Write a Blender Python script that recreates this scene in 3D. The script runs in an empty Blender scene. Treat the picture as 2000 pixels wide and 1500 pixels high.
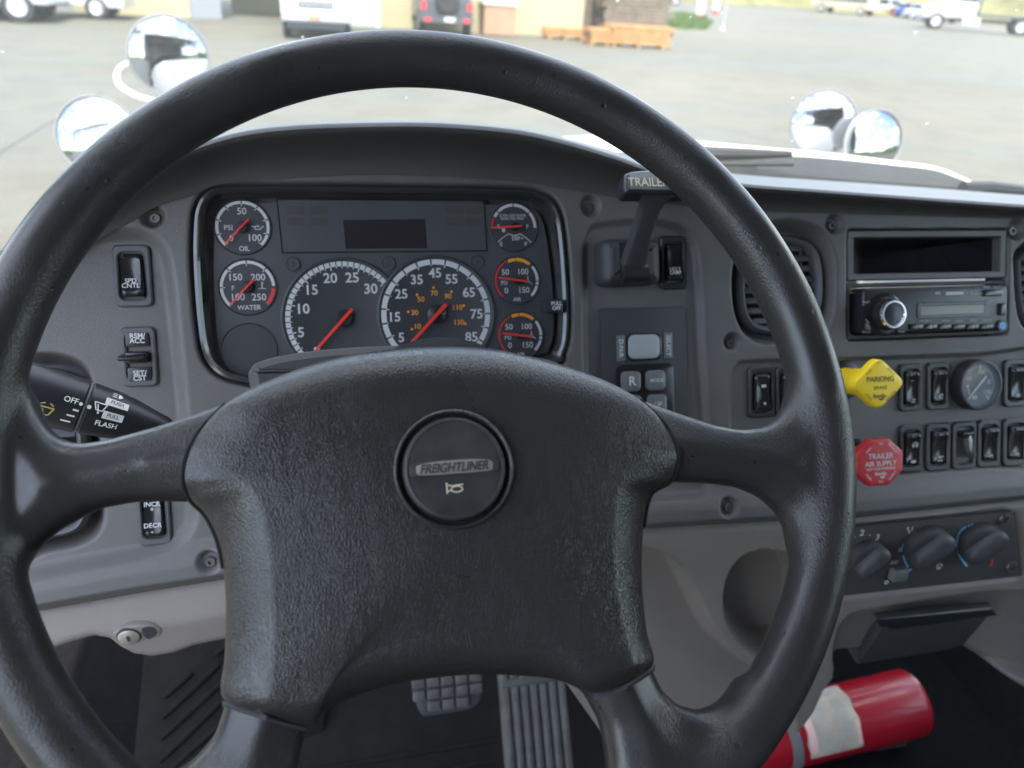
import bpy, bmesh, math, random
import numpy as np
from mathutils import Vector, Matrix
random.seed(7)
R = math.radians
PI = math.pi
# ------------------------------------------------------------------ camera
FPX = 1502.0                       # focal length in photo pixels (2000 px wide)
CAMZ = 2.28
YAW, PITCH, ROLL = R(14.0), R(28.35), R(4.0)
CAM = np.array([0.0, 0.0, CAMZ])
_f = np.array([math.sin(YAW)*math.cos(PITCH), math.cos(YAW)*math.cos(PITCH), -math.sin(PITCH)])
_r = np.array([math.cos(YAW), -math.sin(YAW), 0.0])
_u = np.cross(_r, _f)
_r, _u = math.cos(ROLL)*_r+math.sin(ROLL)*_u, -math.sin(ROLL)*_r+math.cos(ROLL)*_u
scene = bpy.context.scene
col = scene.collection
cd = bpy.data.cameras.new('camera')
cam = bpy.data.objects.new('camera', cd)
col.objects.link(cam)
scene.camera = cam
cam.matrix_world = Matrix(((_r[0], _u[0], -_f[0], CAM[0]), (_r[1], _u[1], -_f[1], CAM[1]),
                           (_r[2], _u[2], -_f[2], CAM[2]), (0, 0, 0, 1)))
cd.sensor_width = 36.0
cd.lens = 36.0*FPX/2000.0
cd.clip_start = 0.01
cd.clip_end = 3000.0
cd.dof.use_dof = True
cd.dof.focus_distance = 0.49
cd.dof.aperture_fstop = 7.5

# ------------------------------------------------------------------ world + sun
SUN_EL, SUN_AZ = R(60), R(187)      # azimuth clockwise from +Y: behind us
world = bpy.data.worlds.new('World')
scene.world = world
world.use_nodes = True
wn = world.node_tree
wn.nodes.clear()
wo = wn.nodes.new('ShaderNodeOutputWorld')
wb = wn.nodes.new('ShaderNodeBackground')
sky = wn.nodes.new('ShaderNodeTexSky')
sky.sky_type = 'NISHITA'
sky.sun_disc = False
sky.sun_elevation = SUN_EL
sky.sun_rotation = SUN_AZ
wb.inputs['Strength'].default_value = 0.15
wtc = wn.nodes.new('ShaderNodeTexCoord')
wmap = wn.nodes.new('ShaderNodeMapping')
wmap.inputs['Scale'].default_value = (1, 1, 2.2)
wno = wn.nodes.new('ShaderNodeTexNoise')
wno.inputs['Scale'].default_value = 6.0
wno.inputs['Detail'].default_value = 7
wno.inputs['Roughness'].default_value = .52
wrp = wn.nodes.new('ShaderNodeValToRGB')
wrp.color_ramp.elements[0].position = .49
wrp.color_ramp.elements[1].position = .625
wmx = wn.nodes.new('ShaderNodeMixRGB')
wmx.inputs['Color2'].default_value = (10.0, 9.6, 9.0, 1)
wn.links.new(wtc.outputs['Generated'], wmap.inputs['Vector'])
wn.links.new(wmap.outputs['Vector'], wno.inputs['Vector'])
wn.links.new(wno.outputs['Fac'], wrp.inputs['Fac'])
wn.links.new(wrp.outputs['Color'], wmx.inputs['Fac'])
wn.links.new(sky.outputs['Color'], wmx.inputs['Color1'])
wn.links.new(wmx.outputs['Color'], wb.inputs['Color'])
wn.links.new(wb.outputs['Background'], wo.inputs['Surface'])
sl = bpy.data.lights.new('sun', 'SUN')
sl.energy = 2.1
sl.angle = R(0.6)
sl.color = (1.0, .95, .87)
so = bpy.data.objects.new('sun', sl)
col.objects.link(so)
sd_ = Vector((math.sin(SUN_AZ)*math.cos(SUN_EL), math.cos(SUN_AZ)*math.cos(SUN_EL), math.sin(SUN_EL)))
so.rotation_euler = sd_.to_track_quat('Z', 'Y').to_euler()
so.location = (0, -3, 8)
vs = scene.view_settings
vs.view_transform = 'Standard'
vs.look = 'None'
vs.gamma = 1.0
vs.use_curve_mapping = False
vs.exposure = 2.45
scene.cycles.max_bounces = 10
scene.cycles.transparent_max_bounces = 16
scene.cycles.sample_clamp_indirect = 6.0
scene.cycles.use_denoising = True

# ------------------------------------------------------------------ pixel helpers
def ray(px, py):
    return (px-1000)/FPX*_r+(750-py)/FPX*_u+_f
def hit(px, py, P, n):
    d = ray(px, py)
    return CAM+d*(np.dot(P-CAM, n)/np.dot(d, n))
def ground(px, py, z=0.0):
    return hit(px, py, np.array([0, 0, z]), np.array([0, 0, 1.0]))
def atdepth(px, py, d):
    return CAM+ray(px, py)*d
class Frame:
    """a local frame: o + x*ux + y*uy + z*uz"""
    def __init__(s, o, ux, uy, uz):
        s.o, s.ux, s.uy, s.uz = [np.asarray(v, float) for v in (o, ux, uy, uz)]
    def p(s, x, y, z=0.0):
        return s.o+x*s.ux+y*s.uy+z*s.uz
    def at(s, x, y, z=0.0):
        return Frame(s.p(x, y, z), s.ux, s.uy, s.uz)
    def rot(s, a):
        c, n = math.cos(a), math.sin(a)
        return Frame(s.o, c*s.ux+n*s.uy, -n*s.ux+c*s.uy, s.uz)
    def tilt(s, a):        # about local x
        c, n = math.cos(a), math.sin(a)
        return Frame(s.o, s.ux, c*s.uy+n*s.uz, -n*s.uy+c*s.uz)
    def turn(s, a):        # about local y
        c, n = math.cos(a), math.sin(a)
        return Frame(s.o, c*s.ux-n*s.uz, s.uy, n*s.ux+c*s.uz)
    def px(s, px, py, z=0.0):
        X = hit(px, py, s.o+z*s.uz, s.uz)-s.o
        return float(X@s.ux), float(X@s.uy)
    def pts(s, P, z=0.0):
        P = np.asarray(P, float)
        return s.o+P[:, :1]*s.ux+P[:, 1:2]*s.uy+z*s.uz
WORLD = Frame((0, 0, 0), (1, 0, 0), (0, 1, 0), (0, 0, 1))

# ------------------------------------------------------------------ mesh builder
class MB:
    def __init__(s):
        s.v = []; s.f = []; s.n = 0
    def add(s, V, F):
        V = np.asarray(V, float).reshape(-1, 3)
        s.v.append(V)
        k = s.n
        s.f.extend([tuple(int(i)+k for i in f) for f in F])
        s.n += len(V)
        return s
    def box(s, fr, c, d):
        x, y, z = [q/2 for q in d]
        V = [fr.p(c[0]+a*x, c[1]+b*y, c[2]+e*z) for a in (-1, 1) for b in (-1, 1) for e in (-1, 1)]
        return s.add(V, [(0, 1, 3, 2), (4, 6, 7, 5), (0, 4, 5, 1), (2, 3, 7, 6), (0, 2, 6, 4), (1, 5, 7, 3)])
    def loft(s, rings, closed=True, cap0=False, cap1=False):
        rings = [np.asarray(r, float) for r in rings]
        n = len(rings[0]); F = []
        for i in range(len(rings)-1):
            for j in range(n if closed else n-1):
                k = (j+1) % n
                F.append((i*n+j, i*n+k, (i+1)*n+k, (i+1)*n+j))
        if cap0: F.append(tuple(range(n))[::-1])
        if cap1: F.append(tuple((len(rings)-1)*n+j for j in range(n)))
        return s.add(np.concatenate(rings), F)
    def slab(s, fr, out, h0, h1, b=0.0, steps=2, dome=0.0):
        """outline (local xy, counter-clockwise) raised from h0 to h1 with a rounded edge of width b"""
        P = np.asarray(out, float)
        rings = [fr.pts(P, h0)]
        if b > 0:
            rings.append(fr.pts(P, h1-b))
            for i in range(1, steps+1):
                a = i/steps*PI/2
                rings.append(fr.pts(inset(P, b*(1-math.cos(a))), h1-b+b*math.sin(a)))
        else:
            rings.append(fr.pts(P, h1))
        if dome:
            Q = inset(P, b); c = Q.mean(0)
            for k in (.8, .55, .25):
                rings.append(fr.pts(c+(Q-c)*k, h1+dome*(1-k*k)))
        return s.loft(rings, cap1=True, cap0=True)
    def tube(s, path, rad, n=12, caps=True):
        path = [np.asarray(p, float) for p in path]
        m = len(path)
        rad = rad if hasattr(rad, '__len__') else [rad]*m
        rings = []
        ref = None
        for i in range(m):
            t = path[min(i+1, m-1)]-path[max(i-1, 0)]
            t = t/(np.linalg.norm(t)+1e-12)
            if ref is None:
                ref = np.cross(t, [0, 0, 1.0])
                if np.linalg.norm(ref) < .1: ref = np.cross(t, [1.0, 0, 0])
            a = ref-t*(ref@t); a /= np.linalg.norm(a); ref = a
            b = np.cross(t, a)
            rings.append([path[i]+rad[i]*(math.cos(q)*a+math.sin(q)*b) for q in np.arange(n)*2*PI/n])
        return s.loft(rings, cap0=caps, cap1=caps)
    def lathe(s, fr, prof, n=32, cap0=True, cap1=True, sx=1.0):
        """profile [(radius, z)] turned about the local z axis"""
        a = np.arange(n)*2*PI/n
        C = np.stack([np.cos(a)*sx, np.sin(a)], 1)
        return s.loft([fr.pts(C*r, z) for r, z in prof], cap0=cap0, cap1=cap1)
    def arc(s, fr, r0, r1, a0, a1, z, n=None):
        n = n or max(2, int(abs(a1-a0)/R(4)))
        a = np.linspace(a0, a1, n+1)
        A = np.stack([np.cos(a), np.sin(a)], 1)
        return s.loft([fr.pts(A*r0, z), fr.pts(A*r1, z)] if a1 < a0 else [fr.pts(A*r1, z), fr.pts(A*r0, z)], closed=False)
    def quad(s, fr, P, z):
        return s.add(fr.pts(P, z), [tuple(range(len(P)))])
    def line(s, fr, p, q, w, z):
        p = np.array(p, float); q = np.array(q, float)
        d = q-p; d /= np.linalg.norm(d)+1e-9; n = np.array([-d[1], d[0]])*w/2
        return s.quad(fr, [p-n, q-n, q+n, p+n], z)
    def text(s, fr, st, size, z=0.0, bold=0.0, ax='CENTER', sx=1.0, warp=None):
        V, F = text_mesh(st, bold, ax)
        V = V*size
        V[:, 0] *= sx
        if warp: return s.add([warp(x, y) for x, y in V], F)
        return s.add(fr.pts(V, z), F)
    def build(s, name, mat, parent=None, smooth=40, weld=0.0):
        me = bpy.data.meshes.new(name)
        V = np.concatenate(s.v) if s.v else np.zeros((0, 3))
        base = root_loc(parent)
        me.from_pydata((V-base).tolist(), [], s.f)
        bm = bmesh.new(); bm.from_mesh(me)
        if weld: bmesh.ops.remove_doubles(bm, verts=bm.verts, dist=weld)
        bm.to_mesh(me); bm.free()
        if smooth:
            me.polygons.foreach_set('use_smooth', [True]*len(me.polygons))
            me.set_sharp_from_angle(angle=R(smooth))
        me.materials.append(M[mat])
        ob = bpy.data.objects.new(name, me)
        col.objects.link(ob)
        ob.parent = parent
        return ob
def root_loc(o):
    p = np.zeros(3)
    while o is not None:
        p = p+np.array(o.location); o = o.parent
    return p
_tc = {}
def text_mesh(st, bold, ax):
    k = (st, bold, ax)
    if k not in _tc:
        cu = bpy.data.curves.new('t', 'FONT')
        cu.body = st; cu.size = 1.0; cu.align_x = ax; cu.align_y = 'CENTER'
        cu.offset = bold; cu.resolution_u = 3
        ob = bpy.data.objects.new('t', cu)
        me = ob.to_mesh()
        V = np.array([(v.co.x, v.co.y) for v in me.vertices])
        F = [tuple(p.vertices) for p in me.polygons]
        ob.to_mesh_clear()
        bpy.data.objects.remove(ob); bpy.data.curves.remove(cu)
        _tc[k] = (V, F)
    V, F = _tc[k]
    return V.copy(), F
def inset(P, d):
    P = np.asarray(P, float)
    e1 = P-np.roll(P, 1, 0); e2 = np.roll(P, -1, 0)-P
    n1 = np.stack([-e1[:, 1], e1[:, 0]], 1); n2 = np.stack([-e2[:, 1], e2[:, 0]], 1)
    n1 /= np.linalg.norm(n1, axis=1)[:, None]+1e-12; n2 /= np.linalg.norm(n2, axis=1)[:, None]+1e-12
    n = n1+n2; l = (n*n).sum(1)[:, None]
    return P+n*2*d/np.maximum(l, .8)
def rrect(cx, cy, w, h, r, n=5):
    P = []
    for (x, y, a) in ((1, -1, -90), (1, 1, 0), (-1, 1, 90), (-1, -1, 180)):
        for i in range(n+1):
            q = R(a+90*i/n)
            P.append((cx+x*(w/2-r)+r*math.cos(q), cy+y*(h/2-r)+r*math.sin(q)))
    return np.array(P)
def circ(cx, cy, r, n=32):
    a = np.arange(n)*2*PI/n
    return np.stack([cx+r*np.cos(a), cy+r*np.sin(a)], 1)
def ccw(P):
    P = np.asarray(P, float)
    x, y = P[:, 0], P[:, 1]
    return P if (x*np.roll(y, -1)-y*np.roll(x, -1)).sum() > 0 else P[::-1].copy()
def spline(P, n, closed=True):
    """Catmull-Rom through rows of P, n samples"""
    P = np.asarray(P, float); m = len(P)
    if closed:
        L = np.arange(n)*m/n
        idx = lambda i: P[i % m]
    else:
        L = np.linspace(0, m-1-1e-9, n)
        idx = lambda i: P[np.clip(i, 0, m-1)]
    i = np.floor(L).astype(int); t = (L-i)[:, None]
    a, b, c, d = idx(i-1), idx(i), idx(i+1), idx(i+2)
    return .5*(2*b+(c-a)*t+(2*a-5*b+4*c-d)*t**2+(3*b-3*c+d-a)*t**3)
def sdpoly(P, X, Y):
    """signed distance to polygon, negative inside"""
    P = np.asarray(P, float); n = len(P)
    d = np.full(X.shape, 1e9); ins = np.zeros(X.shape, bool)
    for i in range(n):
        a = P[i]; b = P[(i+1) % n]; e = b-a
        wx, wy = X-a[0], Y-a[1]
        t = np.clip((wx*e[0]+wy*e[1])/(e@e+1e-15), 0, 1)
        d = np.minimum(d, (wx-e[0]*t)**2+(wy-e[1]*t)**2)
        if a[1] != b[1]:
            c = ((a[1] > Y) != (b[1] > Y)) & (X < (b[0]-a[0])*(Y-a[1])/(b[1]-a[1])+a[0])
            ins ^= c
    d = np.sqrt(d)
    return np.where(ins, -d, d)
def sstep(x):
    x = np.clip(x, 0, 1); return x*x*(3-2*x)

# ------------------------------------------------------------------ objects
def thing(name, loc, label, cat, group=None):
    o = bpy.data.objects.new(name, None)
    col.objects.link(o)
    o.location = [float(q) for q in loc]
    o.empty_display_size = .05
    o['label'] = label; o['category'] = cat
    if group: o['group'] = group
    return o
def tag(o, label=None, cat=None, group=None, kind=None):
    if label: o['label'] = label
    if cat: o['category'] = cat
    if group: o['group'] = group
    if kind: o['kind'] = kind
    return o

# ------------------------------------------------------------------ materials
M = {}
def newmat(name):
    m = bpy.data.materials.new(name); m.use_nodes = True
    M[name] = m
    nt = m.node_tree
    return m, nt, nt.nodes['Principled BSDF']
def N(nt, t, **kw):
    n = nt.nodes.new('ShaderNode'+t)
    for k, v in kw.items():
        if k in n.inputs: n.inputs[k].default_value = v
        else: setattr(n, k, v)
    return n
def mat(name, c, rough=.5, metal=0.0, spec=.5, bump=0.0, bscale=800, var=0.0, vscale=12, coat=0.0, rvar=0.0):
    m, nt, b = newmat(name)
    c = (*c, 1) if len(c) == 3 else c
    b.inputs['Base Color'].default_value = c
    b.inputs['Roughness'].default_value = rough
    b.inputs['Metallic'].default_value = metal
    b.inputs['Specular IOR Level'].default_value = spec
    b.inputs['Coat Weight'].default_value = coat
    tc = N(nt, 'TexCoord')
    if bump:
        no = N(nt, 'TexNoise', Scale=bscale, Detail=2.0)
        nt.links.new(tc.outputs['Object'], no.inputs['Vector'])
        bp = N(nt, 'Bump', Strength=bump, Distance=.0004)
        nt.links.new(no.outputs['Fac'], bp.inputs['Height'])
        nt.links.new(bp.outputs['Normal'], b.inputs['Normal'])
    if var or rvar:
        n2 = N(nt, 'TexNoise', Scale=vscale, Detail=6.0, Roughness=.65)
        nt.links.new(tc.outputs['Object'], n2.inputs['Vector'])
        if var:
            mr = N(nt, 'MapRange')
            mr.inputs['From Min'].default_value = .3; mr.inputs['From Max'].default_value = .7
            mr.inputs['To Min'].default_value = 1-var; mr.inputs['To Max'].default_value = 1+var
            nt.links.new(n2.outputs['Fac'], mr.inputs['Value'])
            mx = N(nt, 'VectorMath', operation='SCALE')
            mx.inputs[0].default_value = c[:3]
            nt.links.new(mr.outputs['Result'], mx.inputs['Scale'])
            nt.links.new(mx.outputs['Vector'], b.inputs['Base Color'])
        if rvar:
            m2 = N(nt, 'MapRange')
            m2.inputs['From Min'].default_value = .35; m2.inputs['From Max'].default_value = .65
            m2.inputs['To Min'].default_value = max(.02, rough-rvar); m2.inputs['To Max'].default_value = rough+rvar
            nt.links.new(n2.outputs['Fac'], m2.inputs['Value'])
            nt.links.new(m2.outputs['Result'], b.inputs['Roughness'])
    return m
def leather(name, c, rough, scale, strength, pits=False, dist=.0009, stretch=(1, 1, 1), fade=None):
    m, nt, b = newmat(name)
    b.inputs['Base Color'].default_value = (*c, 1)
    b.inputs['Specular IOR Level'].default_value = .5
    tc = N(nt, 'TexCoord')
    mp = N(nt, 'Mapping'); mp.inputs['Scale'].default_value = stretch
    mp.inputs['Rotation'].default_value = (R(20), R(-35), R(10))
    nt.links.new(tc.outputs['Object'], mp.inputs['Vector'])
    dn = N(nt, 'TexNoise', Scale=scale*.16, Detail=4.0)
    nt.links.new(mp.outputs['Vector'], dn.inputs['Vector'])
    ds = N(nt, 'VectorMath', operation='MULTIPLY_ADD')
    ds.inputs[1].default_value = (5.0/scale,)*3
    nt.links.new(dn.outputs['Color'], ds.inputs[0])
    nt.links.new(mp.outputs['Vector'], ds.inputs[2])
    vo = N(nt, 'TexVoronoi', Scale=scale, feature='DISTANCE_TO_EDGE')
    nt.links.new(ds.outputs['Vector'], vo.inputs['Vector'])
    r1 = N(nt, 'MapRange', interpolation_type='SMOOTHSTEP'); r1.inputs['From Max'].default_value = .28
    nt.links.new(vo.outputs['Distance'], r1.inputs['Value'])
    n2 = N(nt, 'TexNoise', Scale=scale*2.6, Detail=3.0)
    nt.links.new(tc.outputs['Object'], n2.inputs['Vector'])
    ad = N(nt, 'MATH' if False else 'Math', operation='MULTIPLY_ADD')
    ad.inputs[1].default_value = .06
    nt.links.new(n2.outputs['Fac'], ad.inputs[0])
    nt.links.new(r1.outputs['Result'], ad.inputs[2])
    last = ad.outputs[0]
    n3 = N(nt, 'TexNoise', Scale=18.0, Detail=4.0)
    nt.links.new(tc.outputs['Object'], n3.inputs['Vector'])
    bp = N(nt, 'Bump', Strength=strength, Distance=dist)
    if fade:
        fr = N(nt, 'MapRange'); fr.inputs['From Min'].default_value = fade[0]; fr.inputs['From Max'].default_value = fade[1]
        fr.inputs['To Min'].default_value = fade[2]*strength; fr.inputs['To Max'].default_value = strength
        nt.links.new(n3.outputs['Fac'], fr.inputs['Value'])
        nt.links.new(fr.outputs['Result'], bp.inputs['Strength'])
    nt.links.new(last, bp.inputs['Height'])
    out = bp.outputs['Normal']
    if pits:
        v2 = N(nt, 'TexVoronoi', Scale=110.0)
        nt.links.new(tc.outputs['Object'], v2.inputs['Vector'])
        sep = N(nt, 'SeparateColor')
        nt.links.new(v2.outputs['Color'], sep.inputs['Color'])
        thr = N(nt, 'Math', operation='MULTIPLY'); thr.inputs[1].default_value = .17
        pw = N(nt, 'Math', operation='POWER'); pw.inputs[1].default_value = 3.0
        nt.links.new(sep.outputs['Red'], pw.inputs[0]); nt.links.new(pw.outputs[0], thr.inputs[0])
        lt = N(nt, 'Math', operation='SUBTRACT')
        nt.links.new(v2.outputs['Distance'], lt.inputs[0]); nt.links.new(thr.outputs[0], lt.inputs[1])
        mr = N(nt, 'MapRange'); mr.inputs['From Min'].default_value = -.02; mr.inputs['From Max'].default_value = .03
        nt.links.new(lt.outputs[0], mr.inputs['Value'])
        b2 = N(nt, 'Bump', Strength=.30, Distance=.0008)
        pc_ = N(nt, 'MixRGB'); pc_.inputs['Color1'].default_value = (.006, .006, .006, 1); pc_.inputs['Color2'].default_value = (*c, 1)  # shade inside the pits put into the base colour
        nt.links.new(mr.outputs['Result'], pc_.inputs['Fac']); nt.links.new(pc_.outputs['Color'], b.inputs['Base Color'])
        nt.links.new(mr.outputs['Result'], b2.inputs['Height'])
        nt.links.new(out, b2.inputs['Normal'])
        out = b2.outputs['Normal']
    nt.links.new(out, b.inputs['Normal'])
    m2 = N(nt, 'MapRange'); m2.inputs['From Min'].default_value = .3; m2.inputs['From Max'].default_value = .7
    m2.inputs['To Min'].default_value = rough-.08; m2.inputs['To Max'].default_value = rough+.1
    nt.links.new(n3.outputs['Fac'], m2.inputs['Value'])
    nt.links.new(m2.outputs['Result'], b.inputs['Roughness'])
    return m
def glassmat(name, refl=.06, tint=(1, 1, 1), dirt=0.0, tr=1.0):
    m = bpy.data.materials.new(name); m.use_nodes = True; M[name] = m
    nt = m.node_tree; nt.nodes.clear()
    o = N(nt, 'OutputMaterial'); t = N(nt, 'BsdfTransparent'); g = N(nt, 'BsdfGlossy', Roughness=.01)
    t.inputs['Color'].default_value = (*tint, 1)
    fz = N(nt, 'LayerWeight', Blend=.12)
    mr = N(nt, 'MapRange'); mr.inputs['To Min'].default_value = refl*.6; mr.inputs['To Max'].default_value = min(1, refl*8)
    nt.links.new(fz.outputs['Fresnel'], mr.inputs['Value'])
    mx = N(nt, 'MixShader')
    nt.links.new(mr.outputs['Result'], mx.inputs['Fac'])
    nt.links.new(t.outputs[0], mx.inputs[1]); nt.links.new(g.outputs[0], mx.inputs[2])
    last = mx
    if dirt:
        d = N(nt, 'BsdfTranslucent'); d.inputs['Color'].default_value = (.86, .84, .70, 1)
        tc = N(nt, 'TexCoord')
        n1 = N(nt, 'TexNoise', Scale=3.0, Detail=6.0)
        nt.links.new(tc.outputs['Object'], n1.inputs['Vector'])
        m1 = N(nt, 'MapRange'); m1.inputs['From Min'].default_value = .3; m1.inputs['From Max'].default_value = .7
        m1.inputs['To Min'].default_value = dirt*.5; m1.inputs['To Max'].default_value = dirt*1.5
        nt.links.new(n1.outputs['Fac'], m1.inputs['Value'])
        v = N(nt, 'TexVoronoi', Scale=55.0)
        nt.links.new(tc.outputs['Object'], v.inputs['Vector'])
        sp = N(nt, 'SeparateColor'); nt.links.new(v.outputs['Color'], sp.inputs['Color'])
        pw = N(nt, 'Math', operation='POWER'); pw.inputs[1].default_value = 9.0
        nt.links.new(sp.outputs['Red'], pw.inputs[0])
        th = N(nt, 'Math', operation='MULTIPLY'); th.inputs[1].default_value = .14
        nt.links.new(pw.outputs[0], th.inputs[0])
        lt = N(nt, 'Math', operation='LESS_THAN')
        nt.links.new(v.outputs['Distance'], lt.inputs[0]); nt.links.new(th.outputs[0], lt.inputs[1])
        a = N(nt, 'Math', operation='MULTIPLY_ADD'); a.inputs[1].default_value = .35
        nt.links.new(lt.outputs[0], a.inputs[0]); nt.links.new(m1.outputs['Result'], a.inputs[2])
        m2 = N(nt, 'MixShader')
        nt.links.new(a.outputs[0], m2.inputs['Fac'])
        nt.links.new(mx.outputs[0], m2.inputs[1]); nt.links.new(d.outputs[0], m2.inputs[2])
        last = m2
    nt.links.new(last.outputs[0], o.inputs['Surface'])
    return m
mat('dash', (.103, .099, .098), .45, bump=.9, bscale=1300, var=.10, vscale=14, rvar=.08)
mat('dash_dark', (.060, .058, .058), .55, bump=.3, bscale=1500, var=.06)
mat('dash_top', (.08, .083, .09), .45, spec=.5, bump=.3, bscale=1200, var=.08)
mat('taupe', (.205, .182, .166), .52, bump=.8, bscale=800, var=.08, vscale=7)
mat('taupe_dark', (.20, .178, .168), .6, bump=.4, bscale=900, var=.05)
mat('black_plastic', (.022, .023, .026), .38, bump=.15, bscale=1500, rvar=.06)
mat('gloss_black', (.018, .019, .021), .2, rvar=.05, vscale=40)
mat('soft_black', (.042, .043, .047), .6, bump=.3, bscale=1200)
mat('carpet', (.006, .006, .007), .95, spec=.1, bump=1.0, bscale=700, var=.35, vscale=60)
mat('rubber_floor', (.009, .0088, .0085), .8, spec=.2, bump=.6, bscale=500, var=.4, vscale=25)
mat('pedal_rubber', (.085, .084, .083), .6, bump=.4, bscale=600, var=.3, vscale=40)
mat('gauge_face', (.066, .069, .075), .5, bump=.1)
mat('dial_face', (.046, .048, .053), .5)
mat('white_print', (.58, .58, .58), .6)
mat('grey_print', (.42, .43, .45), .6)
mat('cream_print', (.62, .55, .40), .6)
mat('gold_print', (.55, .42, .12), .6)
mat('orange_print', (.85, .33, .03), .6)
mat('red_print', (.70, .05, .05), .5)
mat('needle_red', (.85, .05, .035), .4)
mat('blue_print', (.16, .48, .85), .6)
mat('dark_print', (.05, .045, .02), .6)
mat('pink_print', (.80, .55, .52), .6)
mat('emblem_grey', (.22, .205, .175), .5)
mat('lcd', (.03, .026, .03), .25)
mat('lcd_green', (.19, .20, .155), .3)
mat('frame_gloss', (.030, .031, .034), .2, spec=.6, coat=.3)
mat('chrome', (.80, .81, .83), .12, metal=1.0)
mat('bezel_metal', (.55, .56, .58), .28, metal=.9)
mat('screw_metal', (.14, .135, .13), .4, metal=.6)
mat('button_black', (.036, .035, .035), .45, bump=.2, bscale=900, var=.15, vscale=60, rvar=.1)
mat('knob_grey', (.055, .057, .062), .55, bump=.5, bscale=300, var=.3, vscale=40)
mat('gap_black', (.004, .004, .004), .9)
mat('vent_grey', (.075, .077, .083), .5)
mat('strap_grey', (.16, .165, .17), .6)
mat('stalk_white', (.75, .74, .70), .5)
mat('key_metal', (.50, .45, .40), .45, metal=.5, bump=.1)
mat('silver_button', (.34, .37, .38), .4)
mat('smoke_button', (.15, .16, .165), .35)
mat('yellow_knob', (.95, .67, .02), .38, bump=.1, var=.04)
mat('red_knob', (.52, .035, .045), .38, bump=.1, var=.05)
mat('red_paint', (.34, .008, .022), .32, bump=.25, bscale=70, var=.08, coat=.3)
mat('paper', (.50, .45, .36), .8, bump=.5, bscale=120, var=.22, vscale=35)
mat('white_paint', (.56, .56, .55), .28, coat=.5, var=.03)
mat('tan_paint', (.42, .40, .32), .5)
mat('grey_trim', (.034, .035, .036), .85, spec=.08, bump=.5, bscale=300, var=.15, vscale=14)
mat('cab_lining', (.11, .11, .112), .85, bump=.4)
mat('mirror', (.38, .385, .39), .015, metal=1.0)
mat('black_wiper', (.02, .02, .02), .5)
mat('seat_cloth', (.05, .05, .055), .9)
leather('leather_pad', (.029, .028, .027), .30, 500, .30, stretch=(1.5, .75, .9), dist=.0004)
leather('leather_rim', (.028, .0272, .0265), .32, 500, .27, pits=True, dist=.0004, stretch=(1.3, .8, 1), fade=(.42, .58, .25))
glassmat('windscreen', .045, (.97, .985, .97), dirt=.05)
glassmat('door_glass', .04, (.95, .97, .95))
glassmat('gauge_lens', .03, (.96, .96, .97))
# ================================================================== DASHBOARD
TAU = R(24.5)
P0 = CAM+ray(1000, 560)*.66
DF = Frame(P0, (1, 0, 0), (0, math.sin(TAU), math.cos(TAU)), (0, -math.cos(TAU), math.sin(TAU)))
def D(px, py, h=0.0): return DF.px(px, py, h)
def DP(P, h=0.0): return np.array([D(x, y, h) for x, y in P])
def Dlen(px, py, n, h=0.0):        # n photo pixels across at that place, in metres (horizontal)
    return abs(D(px+n/2, py, h)[0]-D(px-n/2, py, h)[0])

def heightgrid(mb, S, T, H, keep=None, fr=None):
    ny, nx = S.shape; fr = fr or DF
    V = fr.o+S.reshape(-1, 1)*fr.ux+T.reshape(-1, 1)*fr.uy+H.reshape(-1, 1)*fr.uz
    i = np.arange(ny*nx).reshape(ny, nx)
    q = np.stack([i[:-1, :-1], i[1:, :-1], i[1:, 1:], i[:-1, 1:]], -1).reshape(-1, 4)
    if keep is not None:
        k = keep.reshape(-1)[q].any(1); q = q[k]
        used = np.unique(q); re = np.full(ny*nx, -1); re[used] = np.arange(len(used))
        V = V[used]; q = re[q]
    mb.add(V, q.tolist())
def recess(H, sd, depth, w):
    return H-depth*sstep((-sd+w/2)/w)

dashboard = thing('dashboard', DF.p(.25, -.25), 'dark grey moulded truck dashboard stretching behind the steering wheel', 'dashboard')
seam = np.array([D(x, y) for x, y in [(-80, 1225), (82, 1196), (260, 1164), (437, 1136), (840, 1084), (1256, 1038), (1548, 1020), (1676, 1014), (2000, 980), (2200, 960)]])
def seam_t(s): return np.interp(s, seam[:, 0], seam[:, 1])
Bp = [(-80, 600), (60, 535), (200, 462), (267, 425), (315, 399), (373, 382), (430, 360), (560, 348), (700, 341), (850, 343), (1000, 353), (1100, 368), (1200, 385), (1300, 398), (1450, 411), (1600, 416), (1800, 422), (2050, 429), (2200, 434)]
Bst = DP(Bp)
s = np.arange(-.50, .72, .0016)
v = np.linspace(0, 1, 235)
S, Vv = np.meshgrid(s, v)
TS = seam_t(S)
TT = np.interp(S, Bst[:, 0], Bst[:, 1])+.004
T = TT+Vv*(TS-TT)
H = np.zeros(S.shape)
dt = T-TS
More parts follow.
